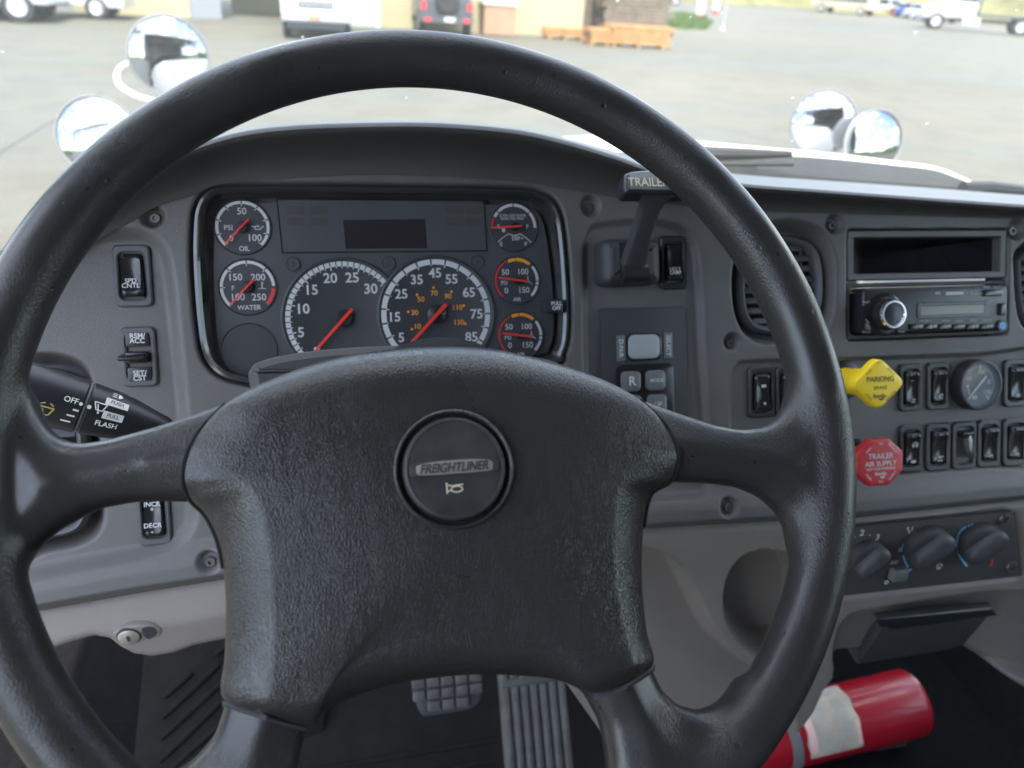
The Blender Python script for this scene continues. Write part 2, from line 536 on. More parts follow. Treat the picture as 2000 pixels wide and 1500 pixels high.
# ledge along the bottom: flares towards the driver, then rolls under
def ledge(d): return .009*sstep((.040-d)/.022)-.016*sstep((.010-d)/.012)
H += ledge(dt)
left_panel = [(-90, 500), (100, 472), (205, 460), (255, 455), (290, 463), (316, 490), (329, 540), (338, 620), (346, 700), (356, 800), (368, 930), (373, 1000), (368, 1030), (345, 1056), (300, 1076), (180, 1098), (60, 1122), (-90, 1150)]
sd = sdpoly(spline(DP(left_panel), 120), S, T)
H = recess(H, sd, .008, .013)
lever_panel = [(1146, 800), (1144, 560), (1145, 480), (1153, 450), (1175, 438), (1260, 432), (1325, 443), (1353, 468), (1365, 515), (1375, 680), (1386, 850), (1392, 930), (1375, 962), (1330, 970), (1180, 975), (1150, 950)]
sd = sdpoly(spline(DP(lever_panel), 120), S, T)
H = recess(H, sd, .007, .008)
switch_panel = [(1428, 800), (1429, 745), (1440, 714), (1470, 706), (1640, 702), (1900, 693), (2150, 684), (2150, 892), (1900, 915), (1700, 933), (1480, 953), (1442, 945), (1432, 915)]
sd = sdpoly(spline(DP(switch_panel), 140), S, T)
H = recess(H, sd, .0045, .005)
vent_r = [(1438, 560), (1446, 500), (1475, 455), (1520, 438), (1565, 440), (1602, 458), (1622, 500), (1626, 570), (1618, 625), (1590, 655), (1530, 664), (1478, 660), (1448, 625)]
sdv = sdpoly(spline(DP(vent_r), 90), S, T)
H = recess(H, sdv, .022, .012)
vent_far = [(1985, 520), (1992, 488), (2030, 470), (2100, 480), (2130, 560), (2110, 640), (2030, 648), (1995, 620)]
H = recess(H, sdpoly(spline(DP(vent_far), 60), S, T), .022, .008)
vent_l = [(-70, 720), (60, 702), (110, 704), (150, 722), (168, 770), (180, 880), (187, 985), (180, 1035), (150, 1060), (90, 1074), (-70, 1095)]
H = recess(H, sdpoly(spline(DP(vent_l), 90), S, T), .022, .012)
cl_out = [(379, 450), (384, 408), (400, 380), (432, 367), (560, 364), (800, 366), (1000, 370), (1050, 376), (1082, 396), (1098, 440), (1108, 550), (1110, 640), (1100, 690), (1070, 712), (800, 745), (560, 755), (470, 745), (425, 728), (398, 692), (386, 620), (379, 520)]
sd = sdpoly(spline(DP(cl_out), 140), S, T)
H = recess(H, sd, .022, .010)
radio_out = [(1655, 446), (1963, 451), (1971, 654), (1659, 662)]
RB = DP(radio_out)
rx0, rx1 = RB[[0, 3], 0].mean(), RB[[1, 2], 0].mean()
ry1, ry0 = RB[[0, 1], 1].mean(), RB[[2, 3], 1].mean()
sdr = sdpoly(rrect((rx0+rx1)/2, (ry0+ry1)/2, rx1-rx0, ry1-ry0, .003), S, T)
H = recess(H, sdr, .02, .004)
screws = [(297, 422, 21), (1153, 402, 17), (1630, 437, 15), (1985, 448, 15), (1430, 668, 14), (1417, 988, 16), (410, 1093, 20)]
for x, y, r in screws:
    c = D(x, y); rr = Dlen(x, y, r)
    H = recess(H, np.hypot(S-c[0], T-c[1])-rr, .007, .0045)
mb = MB(); heightgrid(mb, S, T, H, keep=(sdr > -.006))
face = mb.build('face_panel', 'dash', dashboard, smooth=60)
for x, y, r in screws:
    c = D(x, y); rr = Dlen(x, y, r); f = DF.at(c[0]+.0010, c[1]-.0010, -.0072+float(ledge(c[1]-seam_t(c[0]))))
    mb = MB(); mb.lathe(f, [(rr*.52, -.001), (rr*.52, .0016), (rr*.44, .0026), (rr*.26, .0026), (rr*.24, .0008), (.0002, .0008)], 20)
    mb.build('screw', 'screw_metal', dashboard)
# brow over the cluster and along the top
Lp = [(-80, 540), (20, 478), (130, 408), (200, 368), (260, 335), (330, 303), (450, 262), (560, 246), (700, 240), (850, 240), (1000, 252), (1100, 273), (1200, 303), (1300, 336), (1450, 358), (1600, 370), (1800, 385), (2050, 403), (2200, 413)]
hL = [.02, .025, .03, .032, .035, .038, .042, .045, .045, .045, .045, .043, .04, .035, .028, .025, .022, .02, .02]
lip = [14, 14, 15, 16, 16, 16, 17, 17, 17, 17, 17, 17, 16, 15, 13, 12, 12, 12, 12]
up_ = [4, 4, 4, 4, 4, 4, 4, 4, 4, 4, 4, 5, 8, 12, 17, 18, 19, 18, 18]
K = 160
A = spline(np.column_stack([Bp, Lp, hL, lip, up_]), K, closed=False)
def row(f): return np.array([f(a) for a in A])
def bro(fr_, hf):
    def g(a):
        x = a[0]+(a[2]-a[0])*fr_; y = a[1]+(a[3]+a[5]-a[1])*fr_
        h = .0015+a[4]*hf
        q = D(x, y, h); return DF.p(q[0], q[1], h)
    return row(g)
rows = [bro(0, 0), bro(.15, .04), bro(.35, .14), bro(.55, .32), bro(.75, .58), bro(.92, .9), bro(1.0, 1.0)]
def lipf(k, dh):
    def g(a):
        h = a[4]+dh
        q = D(a[2], a[3]+a[5]*k, h); return DF.p(q[0], q[1], h)
    return row(g)
rows += [lipf(.85, .0025), lipf(.5, .004), lipf(.2, .003), lipf(0, -.001)]
mb = MB(); mb.loft(rows[::-1], closed=False)
mb.build('brow', 'dash_dark', dashboard, smooth=50)
def back(yp, k):
    def g(a): return hit(a[2], a[3]-a[6]*k, np.array([0, yp, 0]), np.array([0, 1.0, 0]))
    return row(g)
mb = MB(); mb.loft([back(.99, 1.0), back(.88, .8), back(.76, .45), lipf(0, -.001)], closed=False)
mb.build('top_pad', 'dash_top', dashboard, smooth=50)

# lower taupe panel under the ledge
low = [(-90, 1224), (82, 1193), (260, 1161), (437, 1133), (840, 1082), (1256, 1036), (1548, 1018), (1676, 1012), (2000, 978), (2160, 962), (2160, 1440), (2060, 1378),
       (2000, 1345), (1950, 1314), (1910, 1292), (1880, 1284), (1800, 1289), (1660, 1302), (1640, 1312), (1612, 1350), (1592, 1393), (1566, 1428), (1520, 1475), (1440, 1560), (1250, 1560), (1120, 1380), (1000, 1260), (700, 1235), (520, 1226),
       (440, 1243), (385, 1254), (345, 1269), (300, 1276), (262, 1270), (235, 1256), (215, 1240), (190, 1236), (150, 1247), (105, 1263), (-90, 1310)]
LF = Frame(DF.p(0, -.253, 0), (1, 0, 0), (0, math.sin(R(5)), math.cos(R(5))), (0, -math.cos(R(5)), math.sin(R(5))))
def LPt(P, h=-.008): return np.array([LF.px(x, y, h) for x, y in P])
LPoly = LPt(low)
seamL = LPt([(-80, 1225), (82, 1196), (260, 1164), (437, 1136), (840, 1084), (1256, 1038), (1548, 1020), (1676, 1014), (2000, 980), (2200, 960)])
s2 = np.arange(-.62, .86, .0024)
t2 = np.arange(-.42, .06, .0024)
S2, T2 = np.meshgrid(s2, t2)
sdl = sdpoly(LPoly, S2, T2)
gy, gx = np.gradient(sdl, .0024)
o_ = sdl > 0
S2 = np.where(o_ & (sdl < .006), S2-sdl*gx, S2); T2 = np.where(o_ & (sdl < .006), T2-sdl*gy, T2)
sdl2 = np.minimum(sdl, 0)
H2 = np.full(S2.shape, -.008)
# swell below the seam so that it catches the light
du = np.interp(S2, seamL[:, 0], seamL[:, 1])-T2
H2 += .010*sstep(du/.03)*np.where(S2 < .05, 1, .3)
scoop = [(1150, 1050), (1255, 1077), (1292, 1086), (1332, 1120), (1366, 1185), (1396, 1242), (1440, 1288), (1480, 1318), (1530, 1345), (1520, 1500), (1250, 1560), (1050, 1330), (1080, 1120)]
sds = sdpoly(spline(LPt(scoop), 120), S2, T2)
H2 = recess(H2, sds, .030, .012)
cup = [(1418, 1180), (1424, 1128), (1448, 1092), (1490, 1078), (1535, 1088), (1575, 1120), (1585, 1200), (1562, 1275), (1520, 1290), (1478, 1280), (1436, 1240)]
sdc = sdpoly(spline(LPt(cup), 80), S2, T2)
H2 = recess(H2, sdc, .052, .010)
ashr = [(1636, 1245), (1652, 1210), (1690, 1196), (1870, 1166), (1960, 1160), (2080, 1176), (2080, 1330), (1960, 1318), (1905, 1300), (1870, 1296), (1660, 1318), (1634, 1300)]
H2 = recess(H2, sdpoly(spline(LPt(ashr), 120), S2, T2), .024, .014)
clim = [(1640, 1028), (1960, 995), (1984, 1003), (1999, 1118), (1985, 1128), (1640, 1166)]
H2 = recess(H2, sdpoly(LPt(clim), S2, T2), .005, .004)
e = np.clip((.010+sdl2)/.010, 0, 1)
H2 -= .012*(1-np.sqrt(np.maximum(0, 1-e*e)))
mb = MB(); heightgrid(mb, S2, T2, H2, keep=(sdl <= 0), fr=LF)
mb.build('lower_panel', 'taupe', dashboard, smooth=60)
mb = MB(); mb.lathe(LF.at(*LPt([(1495, 1262)], -.04)[0], -.058).tilt(R(-78)), [(.001, .006), (.030, .006), (.032, .009), (.036, .009), (.037, 0)], 32, cap0=False, cap1=False)
mb.build('cup_ring', 'taupe_dark', dashboard)
mb = MB()
q = [LF.p(*LF.px(x, y, -.0375), -.0372) for x, y in [(1272, 1296), (1310, 1338), (1352, 1390), (1380, 1420)]]
mb.tube(q, .0011, 6); mb.build('trim_seam', 'soft_black', dashboard)

# ================================================================== INSTRUMENT CLUSTER
FC = DF.at(0, 0, -.013)
cluster = thing('instrument_cluster', DF.p(*D(740, 700), -.013), 'recessed gauge cluster with red needles under the dashboard brow', 'gauges')
def C(px, py, z=0.0): return FC.px(px, py, z)
def CP(P): return np.array([C(x, y) for x, y in P])
cl_in = [(408, 470), (410, 432), (420, 402), (448, 389), (560, 387), (800, 389), (1000, 391), (1036, 396), (1060, 415), (1074, 455), (1087, 560), (1090, 640), (1080, 682), (1050, 702), (800, 735), (560, 742), (478, 732), (440, 712), (418, 678), (410, 610), (407, 530)]
NI = 140
oi = spline(DP(cl_out), NI); ii = spline(CP(cl_in), NI)
ii_o = spline(np.array([FC.px(x, y) for x, y in cl_in]), NI)
mb = MB(); mb.quad(FC, ccw(inset(ii, -.004)), 0.0)
mb.build('backing_plate', 'gauge_face', cluster)
mb = MB()
oc = oi-oi.mean(0)
r0 = DF.pts(inset(oi[::-1], -.001)[::-1], -.004); r1 = DF.pts(oi, .0008); r2 = DF.pts(inset(oi[::-1], .0022)[::-1], .0012)
r3 = DF.pts(inset(oi[::-1], .0045)[::-1], -.001)
r4 = FC.pts(inset(ii[::-1], -.0035)[::-1], .005); r5 = FC.pts(ii, .0004)
mb.loft([r0, r1, r2, r3, r4, r5])
mb.build('frame', 'frame_gloss', cluster)
mb = MB(); mb.quad(DF, ccw(inset(oi[::-1], .004)[::-1]), -.0025); mb.build('lens', 'gauge_lens', cluster)

def gauge(px, py, rpx, label=None, rm=None, fr=None):
    c = C(px, py); r = rm or abs(C(px+rpx, py)[0]-C(px-rpx, py)[0])/2
    f = (fr or FC).at(c[0], c[1], 0)
    mb = MB(); mb.lathe(f, [(r*1.08, .0002), (r*1.08, .0009), (r*1.05, .0015), (r*1.02, .0007), (.0003, .0007)], 64, cap0=False)
    d = mb.build('dial', 'dial_face', cluster)
    if label: d['label'] = label
    return d, f, r
def needle(d, f, r, ang, tip, tail, w, hub):
    mb = MB(); mb.lathe(f, [(hub, .0006), (hub, .004), (hub*.85, .005), (.0002, .0053)], 24); mb.build('needle_hub', 'black_plastic', d)
    g = f.rot(ang)
    mb = MB(); mb.slab(g, ccw([(-tail, -w*.6), (tip, -w*.4), (tip, w*.4), (-tail, w*.6)]), .0055, .0068, .0004)
    mb.build('needle', 'needle_red', d)
def band(d, f, r, segs, name, m, th=.11, z=.0010):
    mb = MB()
    for a0, a1 in segs: mb.arc(f, r*(1-th), r, R(a0), R(a1), z)
    return mb.build(name, m, d)
def ptext(mb, px, py, st, hpx, bold=.012, sx=1.0, z=.0011, fr=None):
    fr = fr or FC
    c = fr.px(px, py, z); k = abs(fr.px(px, py-hpx/2, z)[1]-fr.px(px, py+hpx/2, z)[1])/.70
    mb.text(fr.at(c[0], c[1]), st, k, z, bold, sx=sx)
def split(a0, a1, cuts, gap=1.6):
    e = [a0]+list(cuts)+[a1]
    return [(e[i]-(gap if i else 0), e[i+1]+(gap if i < len(e)-2 else 0)) for i in range(len(e)-1)]
def nticks(mb, f, r, angs, l0, l1, w, z=.00105):
    for a in angs:
        c, n = math.cos(R(a)), math.sin(R(a)); mb.line(f, (c*r*l0, n*r*l0), (c*r*l1, n*r*l1), w, z)
# oil
d, f, r = gauge(474, 444, 53, 'oil pressure dial reading zero')
band(d, f, r, split(226, -46, (197, 163, 127, 90, 53, 17, -17)), 'scale_band', 'white_print')
mb = MB(); ptext(mb, 472, 413, '50', 13); ptext(mb, 497, 465, '100', 13); ptext(mb, 446, 445, 'PSI', 10, .005); ptext(mb, 477, 486, 'OIL', 9, .015)
ptext(mb, 452, 466, '0', 11)
nticks(mb, f, r, (226, 197, 163, 127, 90, 53, 17, -17, -46), .80, .90, .0006)
c = FC.px(503, 445, .0011); g = f.at(c[0]-f.o@FC.ux+FC.o@FC.ux, 0) if False else FC.at(c[0], c[1])
mb.line(g, (-.0045, .0015), (-.002, .0004), .0006, .0011); mb.line(g, (-.002, -.0012), (.0025, -.0012), .0006, .0011); mb.line(g, (-.002, .0012), (.002, .0012), .0006, .0011)
mb.line(g, (-.002, -.0012), (-.002, .0012), .0006, .0011); mb.line(g, (.002, -.001), (.0048, .0014), .0007, .0011); mb.line(g, (0, .0012), (0, .0022), .0006, .0011)
mb.build('print', 'white_print', d); needle(d, f, r, R(226), r*.93, r*.38, .0014, r*.22)
# water
d, f, r = gauge(484, 561, 54, 'water temperature dial with a red end')
band(d, f, r, split(226, 2, (180, 135, 90, 45)), 'scale_band', 'white_print'); band(d, f, r, [(-4, -44)], 'warning_band', 'red_print', .13)
mb = MB(); ptext(mb, 459, 542, '150', 13); ptext(mb, 504, 542, '200', 13); ptext(mb, 506, 581, '250', 13); ptext(mb, 464, 581, '100', 13); ptext(mb, 487, 601, 'WATER', 9, .015)
ptext(mb, 455, 563, 'F', 9, .005); nticks(mb, f, r, (226, 180, 135, 90, 45), .80, .90, .0006)
c = FC.px(512, 560, .0011); g = FC.at(*c); mb.line(g, (0, -.001), (0, .004), .0009, .0011); mb.line(g, (-.003, -.0015), (.003, -.0015), .0005, .0011); mb.line(g, (0, .003), (.0015, .003), .0005, .0011)
mb.build('print', 'white_print', d); needle(d, f, r, R(226), r*.93, r*.38, .0014, r*.22)
# blank
d, f, r = gauge(487, 684, 52, 'blank dial without markings')
# tachometer
d, f, r = gauge(672, 622, 113, 'engine speed dial numbered 5 to 30')
cuts = [226-i*(186/30) for i in range(1, 30)]
band(d, f, r, split(226, 40, cuts, .55), 'scale_band', 'white_print', .085)
mb = MB()
for x, y, st in [(588, 650, '5'), (591, 604, '10'), (608, 567, '15'), (645, 544, '20'), (688, 543, '25'), (724, 565, '30')]: ptext(mb, x, y, st, 19, .02)
nticks(mb, f, r, [226-i*6.2 for i in range(31)], .88, .92, .0006); nticks(mb, f, r, [226-i*31 for i in range(7)], .855, .92, .001)
c = C(619, 681); mb.slab(FC.at(*c), rrect(0, 0, .005, .0025, .001), .0007, .0011)
mb.build('print', 'white_print', d); needle(d, f, r, R(227), r*.88, r*.22, .0024, r*.15)
# speedometer
FC2 = FC.at(0, 0, .0013)
d, f, r = gauge(852, 614, 106, 'road speed dial with white and orange numbers', fr=FC2)
band(d, f, r, split(236, -48, [236-i*284/18 for i in range(1, 18)], .9), 'scale_band', 'white_print', .095)
mb = MB()
for x, y, st in [(784, 660, '5'), (770, 620, '15'), (784, 575, '25'), (814, 547, '35'), (850, 534, '45'), (882, 546, '55'), (916, 572, '65'), (931, 614, '75'), (921, 659, '85')]: ptext(mb, x, y, st, 18, .02, fr=FC2)
nticks(mb, f, r, [236-i*284/9 for i in range(10)], .86, .92, .0009); nticks(mb, f, r, [220.2-i*284/9 for i in range(9)], .875, .905, .0006)
mb.build('print', 'white_print', d)
mb = MB()
for x, y, st, dx, dy in [(815, 638, '10', -11, 5), (810, 611, '30', -13, -2), (822, 585, '50', -8, -9), (848, 573, '70', -2, -11), (875, 579, '90', 6, -9), (893, 601, '110', 12, -4), (896, 630, '130', 12, 2)]:
    ptext(mb, x, y, st, 10, .012, fr=FC2)
    c = C(x+dx, y+dy); mb.quad(FC2, circ(c[0], c[1], .0011, 10), .0011)
mb.build('metric_print', 'orange_print', d); needle(d, f, r, R(226), r*.9, r*.24, .0026, r*.17)
# fuel
d, f, r = gauge(1003, 444, 44, 'fuel dial with the needle at empty')
band(d, f, r, split(152, -2, (136, 90, 42)), 'scale_band', 'white_print', .12); band(d, f, r, [(184, 157)], 'warning_band', 'red_print', .08)
mb = MB(); ptext(mb, 1001, 421, 'ULTRA LOW SULFUR', 5, .01, .8); ptext(mb, 1001, 427, 'DIESEL FUEL ONLY', 5, .01, .8)
ptext(mb, 1030, 443, 'F', 8); ptext(mb, 974, 443, 'E', 8); c = C(983, 450); mb.quad(FC, rrect(c[0], c[1], .0028, .0034, .0008), .0011)
ptext(mb, 1008, 466, 'DEF', 7, .02); ptext(mb, 979, 477, 'E', 8); ptext(mb, 1027, 477, 'F', 8); ptext(mb, 1020, 466, '=', 6)
P = [C(*q) for q in [(972, 473), (982, 464), (993, 457), (1000, 460), (1008, 460), (1015, 457), (1026, 464), (1037, 474)]]
for a, b in zip(P[:-1], P[1:]): mb.line(FC, a, b, .0007, .0011)
mb.build('print', 'white_print', d); needle(d, f, r, R(183), r*.95, r*.3, .0016, r*.16)
# air
for k, (x, y) in enumerate([(1009, 548), (1016, 655)]):
    d, f, r = gauge(x, y, 42.5, ['upper air pressure dial', 'lower air pressure dial'][k])
    band(d, f, r, [(226, 128), (124, 119)], 'warning_band', 'red_print', .07); band(d, f, r, split(114, 49, (92,), 1), 'caution_band', 'orange_print', .14)
    band(d, f, r, split(40, -46, (-3, -14), 1.5), 'scale_band', 'white_print', .12)
    mb = MB(); ptext(mb, x-22, y-16, '50', 11); ptext(mb, x+12, y-17, '100', 11); ptext(mb, x-20, y+20, '0', 11); ptext(mb, x+14, y+19, '150', 11); ptext(mb, x-24, y+5, 'PSI', 8, .005)
    ptext(mb, x+1, y+37, 'AIR', 7, .02)
    g = FC.at(*FC.px(x+22, y+1, .0011)); mb.line(g, (0, .002), (0, .0045), .0006, .0011); mb.line(g, (-.0016, -.001), (0, .002), .0006, .0011); mb.line(g, (-.002, -.0012), (.003, -.0012), .0006, .0011); mb.line(g, (0, .002), (.0016, -.001), .0006, .0011); mb.line(g, (.0016, -.001), (.0038, -.0028), .0006, .0011)
    mb.build('print', 'white_print', d); needle(d, f, r, R(172), r*.88, r*.42, .0017, r*.17)
# message display
dq = CP([(541, 389), (945, 392), (951, 490), (552, 494)])
mb = MB(); mb.quad(FC, ccw(dq), .0004)
disp = mb.build('display_window', 'gauge_face', cluster)
mb = MB()
for i in range(4): mb.line(FC, dq[i], dq[(i+1) % 4], .0011, .0006)
mb.build('groove', 'gloss_black', disp)
mb = MB(); mb.quad(FC, ccw(CP([(670, 430), (830, 428), (834, 485), (675, 486)])), .0008); mb.build('screen', 'lcd', disp)
for x0 in (560, 606, 870, 908):
    for y0 in (402, 424): mb = MB(); mb.quad(FC, ccw(CP([(x0, y0), (x0+34, y0), (x0+35, y0+17), (x0+1, y0+17)])), .0007); mb.build('warning_lamp', 'dash_dark', disp)
for x, y in [(571, 516), (757, 514), (930, 512)]:
    c = C(x, y); f = FC.at(*c); mb = MB(); mb.lathe(f, [(.0062, .0002), (.0062, .0012), (.0054, .0014), (.0050, .0005), (.0022, .0004), (.0018, .0010), (.0002, .0011)], 24, cap0=False)
    mb.build('reset_button', 'gauge_face', cluster)
c = D(1080, 598, .004); mb = MB(); mb.slab(DF.at(c[0], c[1], .003), rrect(0, 0, .017, .0115, .002), -.008, .003, .0012)
tg = mb.build('tag_clip', 'black_plastic', cluster)
mb = MB(); ptext(mb, 1087, 593, 'PULL', 7, .02, z=.0063, fr=DF); mb.build('lettering', 'white_print', tg); mb = MB(); ptext(mb, 1087, 602, 'OFF', 7, .02, z=.0063, fr=DF); mb.build('lettering', 'white_print', tg)
# ================================================================== CONTROLS ON THE DASH
def ring_slab(mb, fr, out, inn, h0, h1, b=.0006):
    O, I = ccw(out), ccw(inn)
    mb.loft([fr.pts(O, h0), fr.pts(O, h1-b), fr.pts(inset(O, b), h1), fr.pts(inset(I, -b), h1), fr.pts(I, h1-b), fr.pts(I, h0)])
def rocker(cx, cy, w, h, z, label, group, tilt=8, texts=(), icon=None, gloss='gloss_black', paddle=False, broken=False, bez='black_plastic'):
    c = D(cx, cy, z+.003)
    W = Dlen(cx, cy, w, z); q = abs(D(cx, cy-h/2, z)[1]-D(cx, cy+h/2, z)[1])
    t = thing('rocker_switch', DF.p(c[0], c[1]-q/2, z), label, 'switch', group)
    f = DF.at(c[0], c[1], z)
    o = rrect(0, 0, W, q, W*.17); hole = rrect(0, 0, W*.70, q*.76, W*.16)
    mb = MB(); ring_slab(mb, f, o, hole, -.003, .0034, .0012); mb.build('bezel', bez, t)
    mb = MB(); mb.quad(f, hole, -.0015); mb.build('well', 'soft_black', t)
    if paddle:
        for sgn in (1, -1):
            mb = MB(); mb.slab(f, rrect(0, sgn*q*.29, W*.68, q*.23, .001), -.001, .0038, .0005); mb.build('label_plate', 'black_plastic', t)
        mb = MB(); mb.slab(f.tilt(R(6)), rrect(-.001, 0, W*.66, q*.19, .002), -.001, .006, .001)
        mb.slab(f.tilt(R(12)), rrect(-.0035, q*.03, W*.8, q*.075, .0015), .003, .013, .002)
        mb.build('paddle', 'gloss_black', t)
        zt = .0043
    else:
        g = f.tilt(R(tilt))
        ny, nx = 15, 9
        P = []
        for j in range(ny):
            y = (j/(ny-1)-.5)*q*.70
            yy = abs(y)/(q*.35)
            hw = W*.31*(1-.10*max(0, yy-.6)/.4)
            for i in range(nx):
                x = (i/(nx-1)*2-1)
                P.append(g.p(x*hw, y, .0052+.0018*yy**2-.0016*(1-x*x)*(1-yy*yy)-.0035*max(0, abs(x)-.75)/.25-.003*max(0, yy-.9)/.1))
        F = [(j*nx+i, j*nx+i+1, (j+1)*nx+i+1, (j+1)*nx+i) for j in range(ny-1) for i in range(nx-1)]
        edge = [i for i in range(nx)]+[j*nx+nx-1 for j in range(1, ny)]+[(ny-1)*nx+i for i in range(nx-2, -1, -1)]+[j*nx for j in range(ny-2, 0, -1)]
        mb = MB()
        if broken:
            # snapped rocker: top half gone, a glossy shard hangs to the right
            mb.slab(g, rrect(0, q*.24, W*.5, q*.13, .0015), -.001, .006, .0012)
            mb.build('rocker', gloss, t)
            mb = MB()
            mb.slab(f.rot(R(17)).turn(R(22)), ccw([(-.0035, .009), (.003, .0105), (.0055, .002), (.0062, -.011), (.002, -.0145), (-.0045, -.0125), (-.0062, -.002)]), .004, .0095, .0014)
            mb.build('broken_piece', 'chip_plastic', t)
        else:
            mb.add(P, F)
            k = len(edge); E = np.array([P[i] for i in edge])
            mb.loft([E-f.uz*.009, E])
            mb.build('rocker', gloss, t, smooth=60, weld=1e-6)
        zt = .0068
    if texts:
        mb = MB()
        for x, y, st, hp, bo in texts:
            p = DF.px(x, y, z+zt); k = abs(DF.px(x, y-hp/2, z+zt)[1]-DF.px(x, y+hp/2, z+zt)[1])/.70
            lx, ly = p[0]-c[0], p[1]-c[1]
            fr = f if paddle else f.tilt(R(tilt))
            yy = abs(ly)/(q*.35)
            mb.text(fr.at(lx, ly), st, k, (zt if paddle else .0052+.0036*min(1, yy)**2), bo)
            if paddle and len(mb.v) == 2: mb.build('lettering', 'white_print', t); mb = MB()
        if mb.v: mb.build('lettering', 'white_print', t)
    if icon:
        mb = MB()
        for lx, ly, sz, kind in icon:
            fr = f.tilt(R(tilt)).at(lx*W, ly*q); zz = .0056+.0036*min(1, abs(ly)/.35)**2
            if kind == 'ring':
                mb.arc(fr, sz*.65, sz, R(30), R(330), zz); mb.line(fr, (-sz*.2, 0), (sz*.5, 0), sz*.3, zz)
            elif kind == 'dot': mb.quad(fr, circ(0, 0, sz, 12), zz)
            elif kind == 'box': mb.quad(fr, rrect(0, 0, sz*2.2, sz*1.2, sz*.3), zz)
            elif kind == 'car':
                mb.line(fr, (-sz, -sz*.3), (sz, -sz*.3), sz*.35, zz); mb.line(fr, (-sz, -sz*.3), (-sz*.5, sz*.5), sz*.3, zz); mb.line(fr, (-sz*.5, sz*.5), (sz*.5, sz*.5), sz*.3, zz)
                mb.line(fr, (sz*.5, sz*.5), (sz, -sz*.3), sz*.3, zz); mb.quad(fr, circ(-sz*.6, -sz*.7, sz*.3, 10), zz); mb.quad(fr, circ(sz*.6, -sz*.7, sz*.3, 10), zz)
            elif kind == 'axle':
                for yy in (-sz*.8, sz*.8):
                    mb.line(fr, (-sz*.8, yy), (sz*.8, yy), sz*.3, zz)
                    for xx in (-sz*.8, sz*.8): mb.quad(fr, rrect(xx, yy, sz*.45, sz*.75, sz*.1), zz)
                mb.line(fr, (0, -sz*.8), (0, sz*.8), sz*.25, zz)
            elif kind == 'arc': mb.arc(fr, sz*.6, sz, R(20), R(200), zz); mb.line(fr, (sz*.3, -sz*.3), (sz*.9, -sz*.5), sz*.3, zz)
        mb.build('symbol', 'white_print', t)
    return t
mat('chip_plastic', (.06, .06, .058), .18, bump=.3, bscale=200)
GL, GR = 'rocker switches left of the wheel', 'rocker switches on the right panel'
rocker(258, 539, 74, 121, -.008, 'tall black rocker switch lettered SPD CNTL left of the gauges', GL, bez='vent_grey', tilt=-9, texts=[(255, 551, 'SPD', 9, .015), (256, 561, 'CNTL', 9, .015)])
rocker(271, 697, 68, 117, -.008, 'square paddle switch lettered RSM/ACC and SET/CST', GL, bez='vent_grey', tilt=0, texts=[(268, 656, 'RSM/', 9.5, .02), (268, 666, 'ACC', 9.5, .02), (273, 729, 'SET/', 9.5, .02), (273, 739, 'CST', 9.5, .02)], paddle=True)
rocker(300, 1006, 64, 118, -.008, 'rocker switch lettered INCR and DECR seen below the left spoke', GL, bez='vent_grey', tilt=-4, texts=[(296, 987, 'INCR', 9, .012), (296, 997, '+', 9, .02), (298, 1028, 'DECR', 9, .012), (298, 1039, '-', 9, .02)])
rocker(1316, 513, 50, 104, -.007, 'rocker switch lettered UTLT LAMP beside the trailer lever', GR, -8, [(1319, 528, 'UTLT', 7, .012), (1319, 535, 'LAMP', 7, .012)])
rocker(1489, 766, 52, 99, -.0045, 'rocker switch with two small lamps right of the selector panel', GR, -3, icon=[(0, .12, .0022, 'box'), (0, -.22, .0014, 'dot')])
rocker(1543, 764, 52, 99, -.0045, 'rocker switch half hidden behind the wheel rim left of the yellow knob', GR, 5)
rocker(1780, 757, 42, 92, -.0045, 'rocker switch right beside the yellow diamond knob', GR, 5, [(1782, 742, '---', 5, .02)], icon=[(0, -.26, .0018, 'axle')])
rocker(1834, 754, 42, 92, -.0045, 'rocker switch with ring symbol left of the small round gauge', GR, 7, icon=[(.03, -.2, .0026, 'ring')])
rocker(1985, 748, 44, 92, -.0045, 'rocker switch at the photo edge right of the small round gauge', GR, 7, icon=[(0, -.24, .0018, 'ring')])
rocker(1781, 876, 44, 92, -.0045, 'rocker switch with vehicle symbol beside the red octagonal knob', GR, 9, icon=[(.03, .12, .0034, 'car'), (0, -.25, .0024, 'box')])
rocker(1834, 873, 46, 93, -.0045, 'rocker switch with axle symbol, second from the red knob', GR, 9, icon=[(0, -.22, .0026, 'axle')])
rocker(1885, 870, 45, 93, -.0045, 'broken rocker switch with its glossy piece hanging loose', GR, 8, broken=True)
rocker(1933, 866, 43, 93, -.0045, 'shiny rocker switch just right of the broken switch', GR, 10, icon=[(0, -.25, .0024, 'arc')])
rocker(1984, 863, 46, 93, -.0045, 'shiny rocker switch at the photo edge of the lower row', GR, 10, icon=[(0, -.25, .0024, 'arc')])

